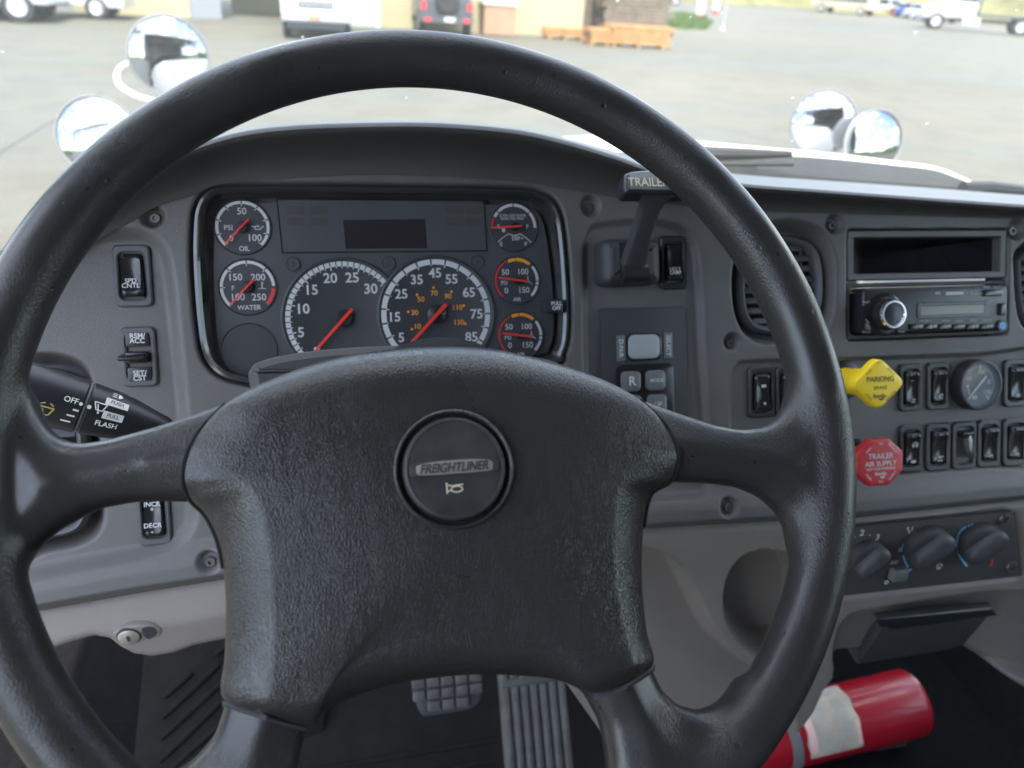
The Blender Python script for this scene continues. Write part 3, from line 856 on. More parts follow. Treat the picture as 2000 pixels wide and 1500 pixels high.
# ---- air vents
def vent(poly, label, zf, slats, cut=None, vert=()):
    P = spline(DP(poly, -.004), 90); P = ccw(P); c = P.mean(0)
    t = thing('air_vent', DF.p(c[0], P[:, 1].min(), -.02), label, 'air vent', 'dash air vents')
    mb = MB(); I = inset(P, .0085)
    mb.loft([DF.pts(P, -.021), DF.pts(inset(P, .0015), -.010), DF.pts(inset(P, .004), -.0065), DF.pts(inset(P, .0065), -.008), DF.pts(I, -.012), DF.pts(I, -.0205)])
    mb.build('housing', 'vent_grey', t)
    mb = MB(); mb.quad(DF, ccw(inset(P, .007)), -.0198); mb.build('duct', 'gap_black', t)
    y0, y1 = I[:, 1].min(), I[:, 1].max()
    for k in range(slats):
        y = y0+(y1-y0)*(k+.5)/slats
        xs = []
        for i in range(len(I)):
            a, b = I[i], I[(i+1) % len(I)]
            if (a[1]-y)*(b[1]-y) < 0: xs.append(a[0]+(b[0]-a[0])*(y-a[1])/(b[1]-a[1]))
        if len(xs) < 2: continue
        x0, x1 = min(xs)+.0005, max(xs)-.0005
        mb = MB(); mb.slab(DF.at((x0+x1)/2, y, -.014).tilt(R(-30)), rrect(0, 0, x1-x0, (y1-y0)/slats*.62, .001), -.001, .001, .0006)
        mb.build('slat', 'vent_grey', t)
    for x in vert:
        mb = MB(); q = D(x, 560); mb.box(DF, (q[0], (y0+y1)/2, -.0175), (.0015, (y1-y0)*.8, .003)); mb.build('divider', 'vent_grey', t)
    return t
vent([(1447, 565), (1455, 508), (1482, 470), (1525, 455), (1563, 458), (1596, 474), (1613, 508), (1617, 570), (1608, 618), (1582, 646), (1530, 654), (1484, 650), (1456, 622)], 'arched black air vent half hidden behind the right of the wheel rim', 0, 8, vert=(1585,))
vent([(-70, 745), (50, 722), (105, 724), (140, 742), (157, 785), (168, 880), (174, 980), (166, 1025), (140, 1048), (85, 1060), (-70, 1080)], 'black air vent at the left edge behind the indicator stalk', 0, 10, vert=(120,))
vent([(1990, 525), (1997, 495), (2032, 478), (2098, 488), (2124, 562), (2104, 630), (2032, 640), (1999, 615)], 'black air vent cut by the right edge beside the radio', 0, 7)

# ---- trailer brake lever
L0 = D(1228, 512, .012)
tl = thing('trailer_brake_lever', DF.p(L0[0], L0[1]-.03, -.007), 'black T-handled lever lettered TRAILER right of the gauges', 'lever')
b0 = DP([(1170, 470), (1282, 466), (1285, 556), (1172, 561)], .008)
x0, x1 = b0[[0, 3], 0].mean(), b0[[1, 2], 0].mean(); y1, y0 = b0[:2, 1].mean(), b0[2:, 1].mean()
o = rrect((x0+x1)/2, (y0+y1)/2, x1-x0, y1-y0, .008); sl_ = DP([(1212, 478), (1262, 476), (1263, 540), (1213, 541)], .02)
mb = MB(); mb.slab(DF, o, -.009, .020, .010, 4); mb.build('base', 'soft_black', tl)
sc_ = sl_.mean(0)
mb = MB(); mb.slab(DF.at(sc_[0], sc_[1], .0205), rrect(0, 0, .025, .031, .001), -.004, .0003, .0002); mb.build('slot', 'gloss_black', tl)
mb = MB(); mb.lathe(Frame(DF.p(sc_[0]-.011, sc_[1]-.010, .019), DF.uy, DF.uz, DF.ux), [(.009, 0), (.009, .022)], 20); mb.build('pivot', 'black_plastic', tl)
pa = DF.p(*D(1238, 515, .024), .022); pm = DF.p(*D(1256, 450, .048), .046); pb = DF.p(*D(1278, 378, .070), .069)
mb = MB()
def barsec(p, w, d, ux, uy):
    return [p+ux*w*math.copysign(abs(math.cos(a))**.6, math.cos(a))+uy*d*math.copysign(abs(math.sin(a))**.6, math.sin(a)) for a in np.arange(16)*2*PI/16]
ax = pb-pa; ax /= np.linalg.norm(ax); ux = np.array([1, 0, 0.])-ax*ax[0]; ux /= np.linalg.norm(ux); uy = np.cross(ax, ux)
mb.loft([barsec(p, w, d, ux, uy) for p, w, d in [(pa, .011, .006), (pa*.6+pm*.4, .0105, .006), (pm, .0085, .0055), (pm*.4+pb*.6, .009, .006), (pb*.97+pm*.03, .013, .007), (pb+ax*.004, .022, .008)]], cap0=True, cap1=True)
mb.build('arm', 'soft_black', tl)
hq = [D(1218, 361, .075), D(1345, 361, .075)]; hm = D(1282, 362, .075)
hf = DF.at(hm[0], hm[1], .070).tilt(R(-14))
hw = (hq[1][0]-hq[0][0])
ho = spline(np.array([(-hw/2, -.008), (-hw*.49, .004), (-hw*.43, .0085), (-hw*.2, .0105), (0, .011), (hw*.2, .0105), (hw*.43, .0085), (hw*.49, .004), (hw/2, -.008), (hw*.3, -.0092), (0, -.0095), (-hw*.3, -.0092)]), 72)
mb = MB(); mb.slab(hf, ccw(ho), -.008, .008, .004, 3); hd = mb.build('handle', 'black_plastic', tl)
mb = MB(); mb.slab(hf.at(0, 0), ccw(inset(ccw(ho), .003)), .0075, .0088, .0005)
mb.build('label_plate', 'smoke_button', hd)
mb = MB(); mb.text(hf.at(-hw*.46, -.0008), 'TRAILER BRAKE', .0098, .0092, .01, ax='LEFT', sx=.92); mb.build('lettering', 'cream_print', hd)

# ---- shift selector panel
sp = DP([(1173, 603), (1336, 598), (1345, 862), (1178, 872)], -.004)
x0, x1 = sp[[0, 3], 0].mean(), sp[[1, 2], 0].mean(); y1, y0 = sp[:2, 1].mean(), sp[2:, 1].mean()
sel = thing('shift_selector', DF.p((x0+x1)/2, y0, -.007), 'black push-button gear selector panel with R and MODE buttons', 'selector')
mb = MB(); mb.slab(DF, rrect((x0+x1)/2, (y0+y1)/2, x1-x0, y1-y0, .003), -.008, -.0035, .0007); mb.build('plate', 'soft_black', sel)
def pbtn(name, px, py, w, h, z, ht, m, r=.25, dome=.0008):
    c = D(px, py, z+ht); W = Dlen(px, py, w, z); q = abs(D(px, py-h/2, z)[1]-D(px, py+h/2, z)[1])
    mb = MB(); mb.slab(DF.at(c[0], c[1], z), rrect(0, 0, W, q, min(W, q)*r), -.001, ht, min(.0012, ht*.5), 2, dome)
    return mb.build(name, m, sel)
pbtn('button_frame', 1259, 678, 68, 54, -.0035, .0012, 'gloss_black', dome=0); pbtn('selector_button', 1259, 677, 60, 47, -.003, .003, 'silver_button')
for x, y, st in [(1213, 680, 'D-N-R'), (1305, 675, 'SELECT')]:
    pl = pbtn('marking_strip', x, y, 17, 50, -.0035, .0008, 'smoke_button', .1, 0)
    mb = MB(); c = D(x, y, -.0025); mb.text(DF.at(*c, -.0025).rot(R(-90)), st, .0058, .0001, .02); mb.build('lettering', 'white_print', pl)
pbtn('button_field', 1261, 770, 112, 118, -.0035, .001, 'gloss_black', .12, 0)
for x, y, st, hp in [(1234, 745, 'R', 18), (1282, 743, 'MODE', 7), (1236, 792, 'N', 18), (1285, 790, 'UP', 9)]:
    bt = pbtn('button', x, y, 37, 39, -.003, .0045, 'smoke_button')
    mb = MB(); ptext(mb, x+1, y, st, hp, .02, z=.0028, fr=DF); mb.build('lettering', 'white_print', bt)

# ---- storage pocket + radio
ty = D(1810, 548)[1]
cub = thing('storage_pocket', DF.p((rx0+rx1)/2, ty, -.01), 'empty rectangular storage pocket directly above the radio', 'storage pocket')
cx, cw = (rx0+rx1)/2, rx1-rx0
y0, y1 = ty+.001, ry1
mb = MB(); ring_slab(mb, DF, rrect(cx, (y0+y1)/2, cw-.001, y1-y0-.001, .002), rrect(cx, (y0+y1)/2, cw-.014, y1-y0-.014, .001), -.012, -.0012, .001); mb.build('frame', 'dash', cub)
iw, ih = cw-.0145, y1-y0-.0145
mb = MB()
I = rrect(cx, (y0+y1)/2, iw, ih, .001)
mb.loft([DF.pts(I, -.0115), DF.pts(I, -.11)], cap1=True); mb.build('tray', 'gloss_black', cub)
mb = MB(); mb.box(DF, (cx-iw*.22, (y0+y1)/2, -.09), (.0012, ih*.98, .03)); mb.build('rib', 'gloss_black', cub)
y0, y1 = ry0, ty-.001
rad = thing('car_radio', DF.p(cx, y0, -.01), 'black car radio with round chrome volume knob and small display', 'radio')
RF = DF.at(cx, (y0+y1)/2, 0); rw, rh = cw-.006, y1-y0-.006
mb = MB(); ring_slab(mb, RF, rrect(0, 0, cw-.001, y1-y0, .002), rrect(0, 0, rw-.002, rh-.002, .004), -.014, -.003, .0008); mb.build('trim_ring', 'soft_black', rad)
mb = MB(); mb.slab(RF, rrect(.003, 0, rw-.010, rh-.004, .006), -.014, .007, .003, 3); rf = mb.build('faceplate', 'radio_black' if 'radio_black' in M else 'black_plastic', rad)
def Rp(px, py, z=.0075): q = DF.px(px, py, z); return q[0]-cx, q[1]-(y0+y1)/2
kx, ky = Rp(1737, 614, .014)
mb = MB(); mb.lathe(RF.at(kx, ky), [(.0205, .006), (.0205, .0078), (.019, .0085), (.0165, .0088), (.0165, .010)], 40); mb.build('knob_collar', 'gloss_black', rad)
mb = MB(); mb.lathe(RF.at(kx, ky), [(.0155, .0085), (.0145, .018), (.0135, .0195), (.0118, .0205)], 40, cap1=False); kb = mb.build('volume_knob', 'gloss_black', rad)
mb = MB(); mb.lathe(RF.at(kx, ky), [(.0137, .0192), (.0128, .0212), (.0112, .0212), (.0104, .0196)], 40, cap0=False, cap1=False); mb.build('chrome_ring', 'chrome', kb)
mb = MB(); mb.lathe(RF.at(kx, ky), [(.0106, .0190), (.0104, .0197), (.0002, .0202)], 32); mb.build('cap', 'gloss_black', kb)
lx0, ly0 = Rp(1799, 616); lx1, ly1 = Rp(1924, 594)
mb = MB(); ring_slab(mb, RF, rrect((lx0+lx1)/2, (ly0+ly1)/2, lx1-lx0+.008, ly1-ly0+.006, .002), rrect((lx0+lx1)/2, (ly0+ly1)/2, lx1-lx0, ly1-ly0, .001), .006, .0082, .0005); mb.build('display_bezel', 'gloss_black', rad)
mb = MB(); mb.slab(RF, rrect((lx0+lx1)/2, (ly0+ly1)/2, lx1-lx0, ly1-ly0, .0008), .006, .0074); mb.build('display', 'lcd_green', rad)
for i in range(6):
    bx, by = Rp(1789+i*27.3, 638)
    mb = MB(); mb.slab(RF, rrect(bx, by, .0150, .0052, .0012), .006, .0088, .0008); bt = mb.build('preset_button', 'gloss_black', rad)
    mb = MB(); mb.text(RF.at(bx, by), str(i+1), .0042, .0090, .02); mb.build('lettering', 'grey_print', bt)
for px_, py_, w_, h_ in [(1692, 622, 20, 50), (1938, 572, 36, 14), (1957, 604, 12, 26)]:
    bx, by = Rp(px_, py_); mb = MB(); mb.slab(RF, rrect(bx, by, Dlen(px_, py_, w_), h_*.00047, .0018), .006, .0090, .001); mb.build('side_button', 'gloss_black', rad)
bx, by = Rp(1957, 636); mb = MB(); mb.lathe(RF.at(bx, by), [(.0058, .006), (.0058, .0088), (.0035, .0088)], 24, cap1=False); mb.build('jack_ring', 'black_plastic', rad)
mb = MB(); mb.lathe(RF.at(bx, by), [(.0034, .0078), (.0034, .0088), (.0014, .0088), (.0014, .0075)], 20); mb.build('aux_jack', 'blue_print', rad)
mb = MB()
for px_, py_, st, hp, bo in [(1832, 573, 'MP3', 5, .03), (1909, 573, 'Bluetooth', 6, .01), (1693, 590, 'SELECT', 4, .01), (1928, 561, 'BAND', 4, .01), (1948, 561, 'MUTE', 4, .01), (1692, 648, 'PHONE', 4, .01), (1762, 648, 'MENU', 4, .01),
                         (1806, 627, '- VOLUME +', 4, .01), (1848, 627, 'INTRO', 4, .01), (1874, 627, 'SCROLL', 4, .01), (1902, 626, 'REPEAT', 4, .01), (1928, 626, 'RANDOM', 4, .01)]:
    bx, by = Rp(px_, py_); mb.text(RF.at(bx, by), st, hp*.00047/.7, .0073, bo)
bx, by = Rp(1865, 573); mb.quad(RF, rrect(bx, by, .0205, .0028, .0006), .0073)
bx, by = Rp(1692, 628); mb.line(RF, (bx-.002, by+.002), (bx+.002, by-.002), .001, .0093)
mb.build('lettering', 'grey_print', rad)

# ---- parking brake and trailer supply knobs
def pull_knob(name, px, py, h, rpx, sides, rot, stem, m, label, cat, root=None):
    c = D(px, py, h+.006); r = Dlen(px, py, rpx*2, h)/2
    t = thing(name, DF.p(c[0], c[1], -.0045), label, cat)
    f = DF.at(c[0], c[1], 0).turn(0)
    mb = MB(); mb.lathe(f, [(stem*1.5, -.006), (stem*1.5, -.003), (stem*1.25, -.0025)], 24); mb.build('collar', 'gloss_black', t)
    mb = MB(); mb.lathe(f, [(stem, -.006), (stem, h*.35), (stem*1.02, h*.4), (stem*.96, h*.9), (stem*.9, h)], 24); mb.build('stem', m, t)
    a = [rot+i*2*PI/sides for i in range(sides)]
    Q = np.array([(r*math.cos(q)*1.14, r*math.sin(q)) for q in a])
    P = []
    for i in range(sides):       # rounded corners
        A_, B_, C_ = Q[i-1], Q[i], Q[(i+1) % sides]
        k = .22 if sides == 4 else .12
        p, q = B_+(A_-B_)*k, B_+(C_-B_)*k
        for u in np.linspace(0, 1, 5): P.append((1-u)**2*p+2*u*(1-u)*B_+u*u*q)
    mb = MB(); mb.slab(f.at(0, 0, h), ccw(P), -.003, .0055, .0022, 3, .0006); hd = mb.build('head', m, t)
    return t, f.at(0, 0, h+.0064), r, hd
t, f, r, hd = pull_knob('parking_brake_knob', 1718, 750, .040, 47, 4, 0, .0125, 'yellow_knob', 'yellow diamond shaped pull knob lettered PARKING BRAKE', 'knob')
mb = MB(); mb.text(f.at(.0005, .0042), 'PARKING', .0068, 0, .01); mb.text(f.at(.0005, -.0035), 'BRAKE', .0046, 0, 0); mb.text(f.at(0, -.0108), 'Bendix', .0048, 0, .02)
mb.arc(f.at(.0015, -.0118), .0016, .0030, R(200), R(350), 0)
for a, st in [(45, 'APPLY'), (135, 'PULL')]: mb.text(f.rot(R(a-90)).at(0, .0158), st, .0034, 0, 0)
for a, st in [(225, 'PUSH'), (315, 'RELEASE')]: mb.text(f.rot(R(a+90)).at(0, -.0158), st, .0032, 0, 0)
mb.text(f.at(0, .0195), 'TO', .0032); mb.text(f.at(0, -.0205), 'TO', .0032)
mb.build('lettering', 'dark_print', hd)
t, f, r, hd = pull_knob('trailer_supply_knob', 1720, 904, .022, 43, 8, PI/8, .0125, 'red_knob', 'red octagonal knob lettered TRAILER AIR SUPPLY', 'knob')
mb = MB(); mb.text(f.at(0, .0062), 'TRAILER', .0072, 0, .02); mb.text(f.at(0, -.0008), 'AIR SUPPLY', .0066, 0, .02); mb.text(f.at(0, -.0056), 'NOT FOR PARKING', .0035, 0, .02); mb.text(f.at(0, -.0102), 'Bendix', .0046, 0, .03)
mb.arc(f.at(.0018, -.0118), .0014, .0030, R(200), R(350), 0)
for a, st in [(45, 'EXHAUST'), (135, 'PULL')]: mb.text(f.rot(R(a-90)).at(0, .0182), st, .0032, 0, .02)
for a, st in [(225, 'PUSH'), (315, 'SUPPLY')]: mb.text(f.rot(R(a+90)).at(0, -.0182), st, .0032, 0, .02)
mb.text(f.at(0, .0178), 'TO', .0032, 0, .02); mb.text(f.at(0, -.0182), 'TO', .0032, 0, .02)
mb.build('lettering', 'white_print', hd)

# ---- small round gauge
c = D(1913, 752, .006); rr = Dlen(1913, 752, 84)/2
ag = thing('round_gauge', DF.p(c[0], c[1]-rr, -.0045), 'small round black pressure gauge between the rocker switches', 'gauge')
f = DF.at(*c)
mb = MB(); mb.lathe(f, [(rr, -.006), (rr, .006), (rr*.97, .0085), (rr*.9, .0088), (rr*.85, .006), (rr*.83, .0045)], 48, cap1=False); mb.build('housing', 'black_plastic', ag)
mb = MB(); mb.lathe(f, [(rr*.84, .0043), (rr*.2, .0043), (.0002, .0044)], 40, cap0=False); dl = mb.build('dial', 'dial_face', ag)
mb = MB(); nticks(mb, f, rr*.8, [130-i*6.2 for i in range(30)], .82, .95, .0005, .0047)
nticks(mb, f, rr*.8, (83, -50), .72, .96, .0013, .0047)
for a, st in [(150, '60'), (75, '100'), (10, '0'), (-35, '150'), (185, '4'), (210, '2'), (250, '40')]:
    mb.text(f.at(rr*.5*math.cos(R(a)), rr*.52*math.sin(R(a))), st, .0062, .0047, .015)
mb.build('print', 'white_print', dl)
mb = MB(); g = f.rot(R(226)); mb.slab(g, ccw([(-.012, -.0008), (0, -.0008), (0, .0008), (-.012, .0008)]), .0055, .0062); mb.build('needle_tail', 'white_print', dl)
mb = MB(); mb.slab(g, ccw([(0, -.0007), (rr*.72, -.0004), (rr*.72, .0004), (0, .0007)]), .0056, .0063); mb.build('needle', 'cream_print', dl)
mb = MB(); mb.quad(f, circ(0, 0, rr*.88, 40), .0075); mb.build('lens', 'gauge_lens', ag)

# ---- climate control panel
CF = LF.at(0, 0, -.0088)
cp_ = np.array([CF.px(x, y) for x, y in [(1600, 1034), (1975, 997), (1994, 1122), (1600, 1166)]])
climp = thing('climate_panel', CF.p(*cp_[2]), 'heater control panel with three rotary knobs below the dash ledge', 'control panel')
mb = MB(); mb.slab(CF, ccw(cp_), -.002, .0025, .0006); mb.build('plate', 'plate_grey' if 'plate_grey' in M else 'dash_dark', climp)
for (x, y, rp, a) in [(1694, 1096, 38, 50), (1812, 1074, 44, 40), (1916, 1066, 42, 38)]:
    c = CF.px(x+4, y-1, .012); r = abs(CF.px(x+rp, y, .01)[0]-CF.px(x-rp, y, .01)[0])/2*.82
    f = CF.at(*c)
    mb = MB(); mb.lathe(f, [(r*1.02, .0025), (r*1.0, .009), (r*.94, .0125), (r*.8, .014), (.0003, .0145)], 36); kn = mb.build('knob', 'soft_black', climp)
    mb = MB(); mb.slab(f.rot(R(a)), rrect(r*.04, 0, r*2.06, r*1.05, r*.5, 7), .006, .0235, .006, 4, .001); mb.build('grip', 'knob_grey', kn)
c = CF.px(1758, 1124, .008); mb = MB(); mb.slab(CF.at(*c), rrect(0, 0, .0195, .0155, .004), .002, .010, .003, 3, .0008); mb.build('slide_button', 'smoke_button', climp)
c = CF.px(1748, 1124, .003); mb = MB(); mb.slab(CF.at(*c), rrect(0, 0, .020, .017, .003), .002, .0029); mb.build('button_well', 'gloss_black', climp)
for x, y in [(1961, 1014), (1975, 1107)]:
    c = CF.px(x, y, .003); mb = MB(); mb.lathe(CF.at(*c), [(.0068, .0022), (.0068, .0034), (.006, .0046), (.0034, .0046), (.0034, .003), (.0002, .003)], 24); mb.build('screw', 'screw_metal', climp)
def cl(px, py): return CF.px(px, py, .003)
mb = MB()
for x, y, st, hp in [(1684, 1041, '2', 11), (1714, 1050, '3', 11), (1700, 1042, '.', 9), (1671, 1046, '.', 9), (1747, 1099, 'A/C', 6), (1732, 1136, 'o', 10)]: ptext(mb, x, y, st, hp, .03, z=.003, fr=CF)
for x, y in [(1776, 1036), (1806, 1036)]:
    g = CF.at(*cl(x, y)); mb.quad(g, circ(-.0025, .003, .0014, 10), .003); mb.line(g, (-.002, .001), (.0005, -.001), .0016, .003); mb.line(g, (.0005, -.001), (.0015, -.0045), .0014, .003); mb.line(g, (.003, .004), (.003, -.001), .0012, .003)
g = CF.at(*cl(1834, 1108)); mb.arc(g, .003, .0045, R(20), R(160), .003); mb.quad(g, ccw([(-.003, .0005), (.003, .0005), (.0015, -.0028), (-.0015, -.0028)]), .003)
mb.build('print', 'white_print', climp)
mb = MB()
c = CF.px(1916, 1066, .003); r = abs(CF.px(1916+47, 1066, .003)[0]-CF.px(1916-47, 1066, .003)[0])/2; g = CF.at(c[0]-.002, c[1])
P = spline(np.array([cl(*q) for q in [(1889, 1106), (1877, 1090), (1870, 1070), (1870, 1050), (1877, 1036), (1887, 1029)]]), 24, False)
for a, b in zip(P[:-1], P[1:]): mb.line(CF, a, b, .0022, .003)
for q in [(1893, 1027), (1899, 1025)]: mb.quad(CF, circ(*cl(*q), .0011, 8), .003)
P = [cl(*q) for q in [(1764, 1085), (1768, 1098), (1774, 1108)]]
for a, b in zip(P[:-1], P[1:]): mb.line(CF, a, b, .0017, .003)
g = CF.at(*cl(1760, 1072)); mb.quad(g, circ(-.0015, .0005, .0013, 10), .003); mb.line(g, (.001, .006), (.001, -.002), .0013, .003); mb.line(g, (-.003, -.002), (.002, -.003), .0013, .003)
g = CF.at(*cl(1778, 1113)); mb.quad(g, circ(0, 0, .0017, 10), .003)
mb.build('cold_print', 'blue_print', climp)
mb = MB()
for q in [(1905, 1024), (1911, 1024), (1917, 1025)]: mb.quad(CF, circ(*cl(*q), .0011, 8), .003)
mb.line(CF, cl(1939, 1092), cl(1935, 1106), .0022, .003); mb.build('warm_print', 'red_print', climp)

# ---- ashtray
AQ = [(1712, 1225), (1942, 1190), (1952, 1202), (1880, 1262), (1672, 1294), (1660, 1288)]
AF = LF.at(0, 0, -.026)
ash = thing('ashtray', AF.p(*AF.px(1780, 1290)), 'black fold-out ashtray set in the taupe panel below the heater controls', 'ashtray')
tf = Frame(AF.p(*AF.px(1800, 1245)), LF.ux, LF.uy, LF.uz).tilt(R(14))
def AT(P, z): return np.array([tf.px(x, y, z) for x, y in P])
face_ = AT([(1722, 1228), (1938, 1196), (1882, 1262), (1676, 1294)], .007)
mb = MB(); mb.slab(tf, ccw(AT([(1704, 1228), (1905, 1198), (1850, 1255), (1666, 1284)], -.006)), -.03, .004, .003); mb.build('tray', 'soft_black', ash)
mb = MB(); mb.slab(tf, ccw(face_), -.004, .007, .0025, 3); mb.build('door', 'soft_black', ash)
lipq = AT([(1716, 1212), (1940, 1190), (1950, 1203), (1738, 1232)], .012)
mb = MB(); mb.slab(tf, ccw(lipq), .002, .012, .003, 3); mb.build('pull_lip', 'black_plastic', ash)

# ---- ignition lock
c = LF.px(258, 1251, .008); ig = thing('ignition_lock', LF.p(c[0], c[1]-.02, -.008), 'round ignition key lock in the taupe panel at lower left', 'ignition lock')
IF = LF.at(c[0], c[1], .000).tilt(R(10)); IF = Frame(IF.o, IF.ux*.84, IF.uy*.84, IF.uz*.8)
mb = MB(); mb.slab(IF, ccw(spline(np.array([(-.018, .004), (-.004, .013), (.016, .0125), (.026, .003), (.019, -.011), (.004, -.016), (-.010, -.012)]), 60)), -.012, .0035, .003, 3); mb.build('housing', 'taupe', ig)
mb = MB(); mb.slab(IF, ccw(spline(np.array([(.010, .0105), (.0185, .0100), (.0215, .002), (.013, -.006), (.0085, .002)]), 30)), .001, .0038); mb.build('slot', 'soft_black', ig)
e0 = IF.at(-.004, .001, .0037)
mb = MB(); mb.lathe(e0, [(.0110, -.002), (.0110, .0005), (.0100, .0012)], 32); mb.build('ring', 'soft_black', ig)
mb = MB(); mb.lathe(e0, [(.0097, 0), (.0095, .0020), (.0088, .0026), (.0003, .0028)], 32, sx=1.0); cyl = mb.build('cylinder', 'key_metal', ig)
mb = MB(); mb.slab(e0, ccw([(-.0010, -.0035), (.0012, -.0035), (.0016, 0), (.0010, .0035), (-.0012, .0035), (-.0016, 0)]), .0025, .0034); mb.build('keyhole', 'soft_black', cyl)
# ================================================================== STEERING WHEEL
def cam2world(v): return v[0]*_r+v[1]*_u+v[2]*_f
wc = CAM+cam2world((-.03205, -.02625, .38768))
wz = cam2world((.20075, .20373, -.95822)); wz /= np.linalg.norm(wz)
wx = np.array([1.0, 0, 0]); wx -= wz*(wx@wz); wx /= np.linalg.norm(wx)
WF = Frame(wc, wx, np.cross(wz, wx), wz)
wheel = thing('steering_wheel', WF.p(0, -.2264), 'large black leather-grained four-spoke steering wheel filling the foreground', 'steering wheel')
RIM_R, RIM_T = .2115, .0150
UR = [(1150, 750), (1265, 779), (1330, 803), (1400, 826), (1455, 836), (1500, 832), (1522, 820), (1538, 800), (1546, 780), (1552, 760), (1610, 800), (1620, 1000), (1600, 1090), (1556, 1075), (1548, 1030), (1530, 998), (1495, 968), (1450, 950), (1400, 943), (1320, 940), (1150, 965)]
UL = [(520, 752), (400, 796), (300, 829), (200, 856), (150, 863), (122, 858), (98, 844), (78, 818), (66, 785), (55, 760), (-10, 850), (-5, 1090), (50, 1095), (66, 1068), (110, 1032), (185, 992), (270, 978), (360, 979), (520, 995)]
LR = [(1090, 1310), (1150, 1362), (1180, 1420), (1193, 1490), (1195, 1600), (1330, 1660), (1500, 1450), (1452, 1325), (1436, 1358), (1415, 1380), (1375, 1393), (1332, 1380), (1300, 1350), (1276, 1296), (1230, 1200), (1100, 1230)]
LL = [(460, 1300), (437, 1366), (430, 1398), (412, 1446), (368, 1494), (318, 1526), (360, 1660), (560, 1690), (574, 1560), (582, 1500), (594, 1442), (610, 1404), (660, 1340), (620, 1260)]
g = .0020
U1 = np.arange(-.236, .2361, g); Z1 = np.arange(-.032, .0281, g)
UU, VV = np.meshgrid(U1, U1, indexing='ij')
rr2 = np.hypot(UU, VV)
sp2 = None
for poly in (UR, UL, LR, LL):
    P = np.array([WF.px(x, y, 0) for x, y in poly])
    Q = []
    for i in range(len(P)): Q += [P[i], ]
    sdq = sdpoly(P, UU, VV)
    sp2 = sdq if sp2 is None else np.minimum(sp2, sdq)
Fd = np.empty(UU.shape+(len(Z1),))
for k, z in enumerate(Z1):
    tor = np.hypot(rr2-RIM_R, z)-RIM_T
    zc, hh, rd = -.004, .0115, .0108
    top = (z-zc-(.0050+.42*np.clip(-sp2, 0, .020)))*.9
    cap = np.maximum(top, -(z-zc)-hh)
    hs = np.clip(.5+.5*(sp2-cap)/.007, 0, 1); spk = cap*(1-hs)+sp2*hs+.007*hs*(1-hs)
    kk = .007
    hq = np.clip(.5+.5*(spk-tor)/kk, 0, 1)
    Fd[:, :, k] = spk*(1-hq)+tor*hq-kk*hq*(1-hq)
def surface_nets(F, o, g):
    nx, ny, nz = F.shape
    S_ = F < 0
    cnt = np.zeros((nx-1, ny-1, nz-1), int); acc = np.zeros((nx-1, ny-1, nz-1, 3)); nc = np.zeros((nx-1, ny-1, nz-1))
    corners = [(a, b, c) for a in (0, 1) for b in (0, 1) for c in (0, 1)]
    for c in corners: cnt += S_[c[0]:nx-1+c[0], c[1]:ny-1+c[1], c[2]:nz-1+c[2]]
    act = (cnt > 0) & (cnt < 8)
    for c in corners:
        for ax in range(3):
            if c[ax]: continue
            d = list(c); d[ax] = 1
            f0 = F[c[0]:nx-1+c[0], c[1]:ny-1+c[1], c[2]:nz-1+c[2]]; f1 = F[d[0]:nx-1+d[0], d[1]:ny-1+d[1], d[2]:nz-1+d[2]]
            m = ((f0 < 0) != (f1 < 0)) & act
            t = np.where(m, f0/np.where(m, f0-f1, 1), 0)
            for q in range(3): acc[..., q] += np.where(m, c[q]+(t if q == ax else 0), 0)
            nc += m
    idx = np.full(act.shape, -1); ii = np.argwhere(act); idx[act] = np.arange(len(ii))
    V = (ii+acc[act]/nc[act][:, None])*g+o
    Fc = []
    for ax in range(3):
        sl0 = [slice(None)]*3; sl1 = [slice(None)]*3
        sl0[ax] = slice(0, -1); sl1[ax] = slice(1, None)
        a, b = S_[tuple(sl0)], S_[tuple(sl1)]
        e = np.argwhere(a != b)
        o1, o2 = (ax+1) % 3, (ax+2) % 3
        e = e[(e[:, o1] > 0) & (e[:, o2] > 0) & (e[:, o1] < F.shape[o1]-1) & (e[:, o2] < F.shape[o2]-1)]
        def at(d1, d2):
            q = e.copy(); q[:, o1] += d1; q[:, o2] += d2
            return idx[q[:, 0], q[:, 1], q[:, 2]]
        Q = np.stack([at(-1, -1), at(0, -1), at(0, 0), at(-1, 0)], 1)
        fl = ~a[e[:, 0], e[:, 1], e[:, 2]]
        Q[fl] = Q[fl][:, ::-1]
        Fc.append(Q)
    return V, np.concatenate(Fc)
Vn, Fn = surface_nets(Fd, np.array([U1[0], U1[0], Z1[0]]), g)
# relax a little so the voxel steps vanish
nb = np.zeros_like(Vn); ct = np.zeros(len(Vn))
ed = np.concatenate([Fn[:, [0, 1]], Fn[:, [1, 2]], Fn[:, [2, 3]], Fn[:, [3, 0]]])
for it in range(9):
    nb[:] = 0; ct[:] = 0
    np.add.at(nb, ed[:, 0], Vn[ed[:, 1]]); np.add.at(nb, ed[:, 1], Vn[ed[:, 0]]); np.add.at(ct, ed[:, 0], 1); np.add.at(ct, ed[:, 1], 1)
    Vn = Vn*.5+.5*nb/ct[:, None]
mb = MB(); mb.add(WF.o+Vn[:, :1]*WF.ux+Vn[:, 1:2]*WF.uy+Vn[:, 2:3]*WF.uz, Fn.tolist())
rim = mb.build('rim', 'leather_rim', wheel, smooth=0)
rim.data.polygons.foreach_set('use_smooth', [True]*len(rim.data.polygons))
rim['label'] = 'worn rim and spokes with pitted grain'

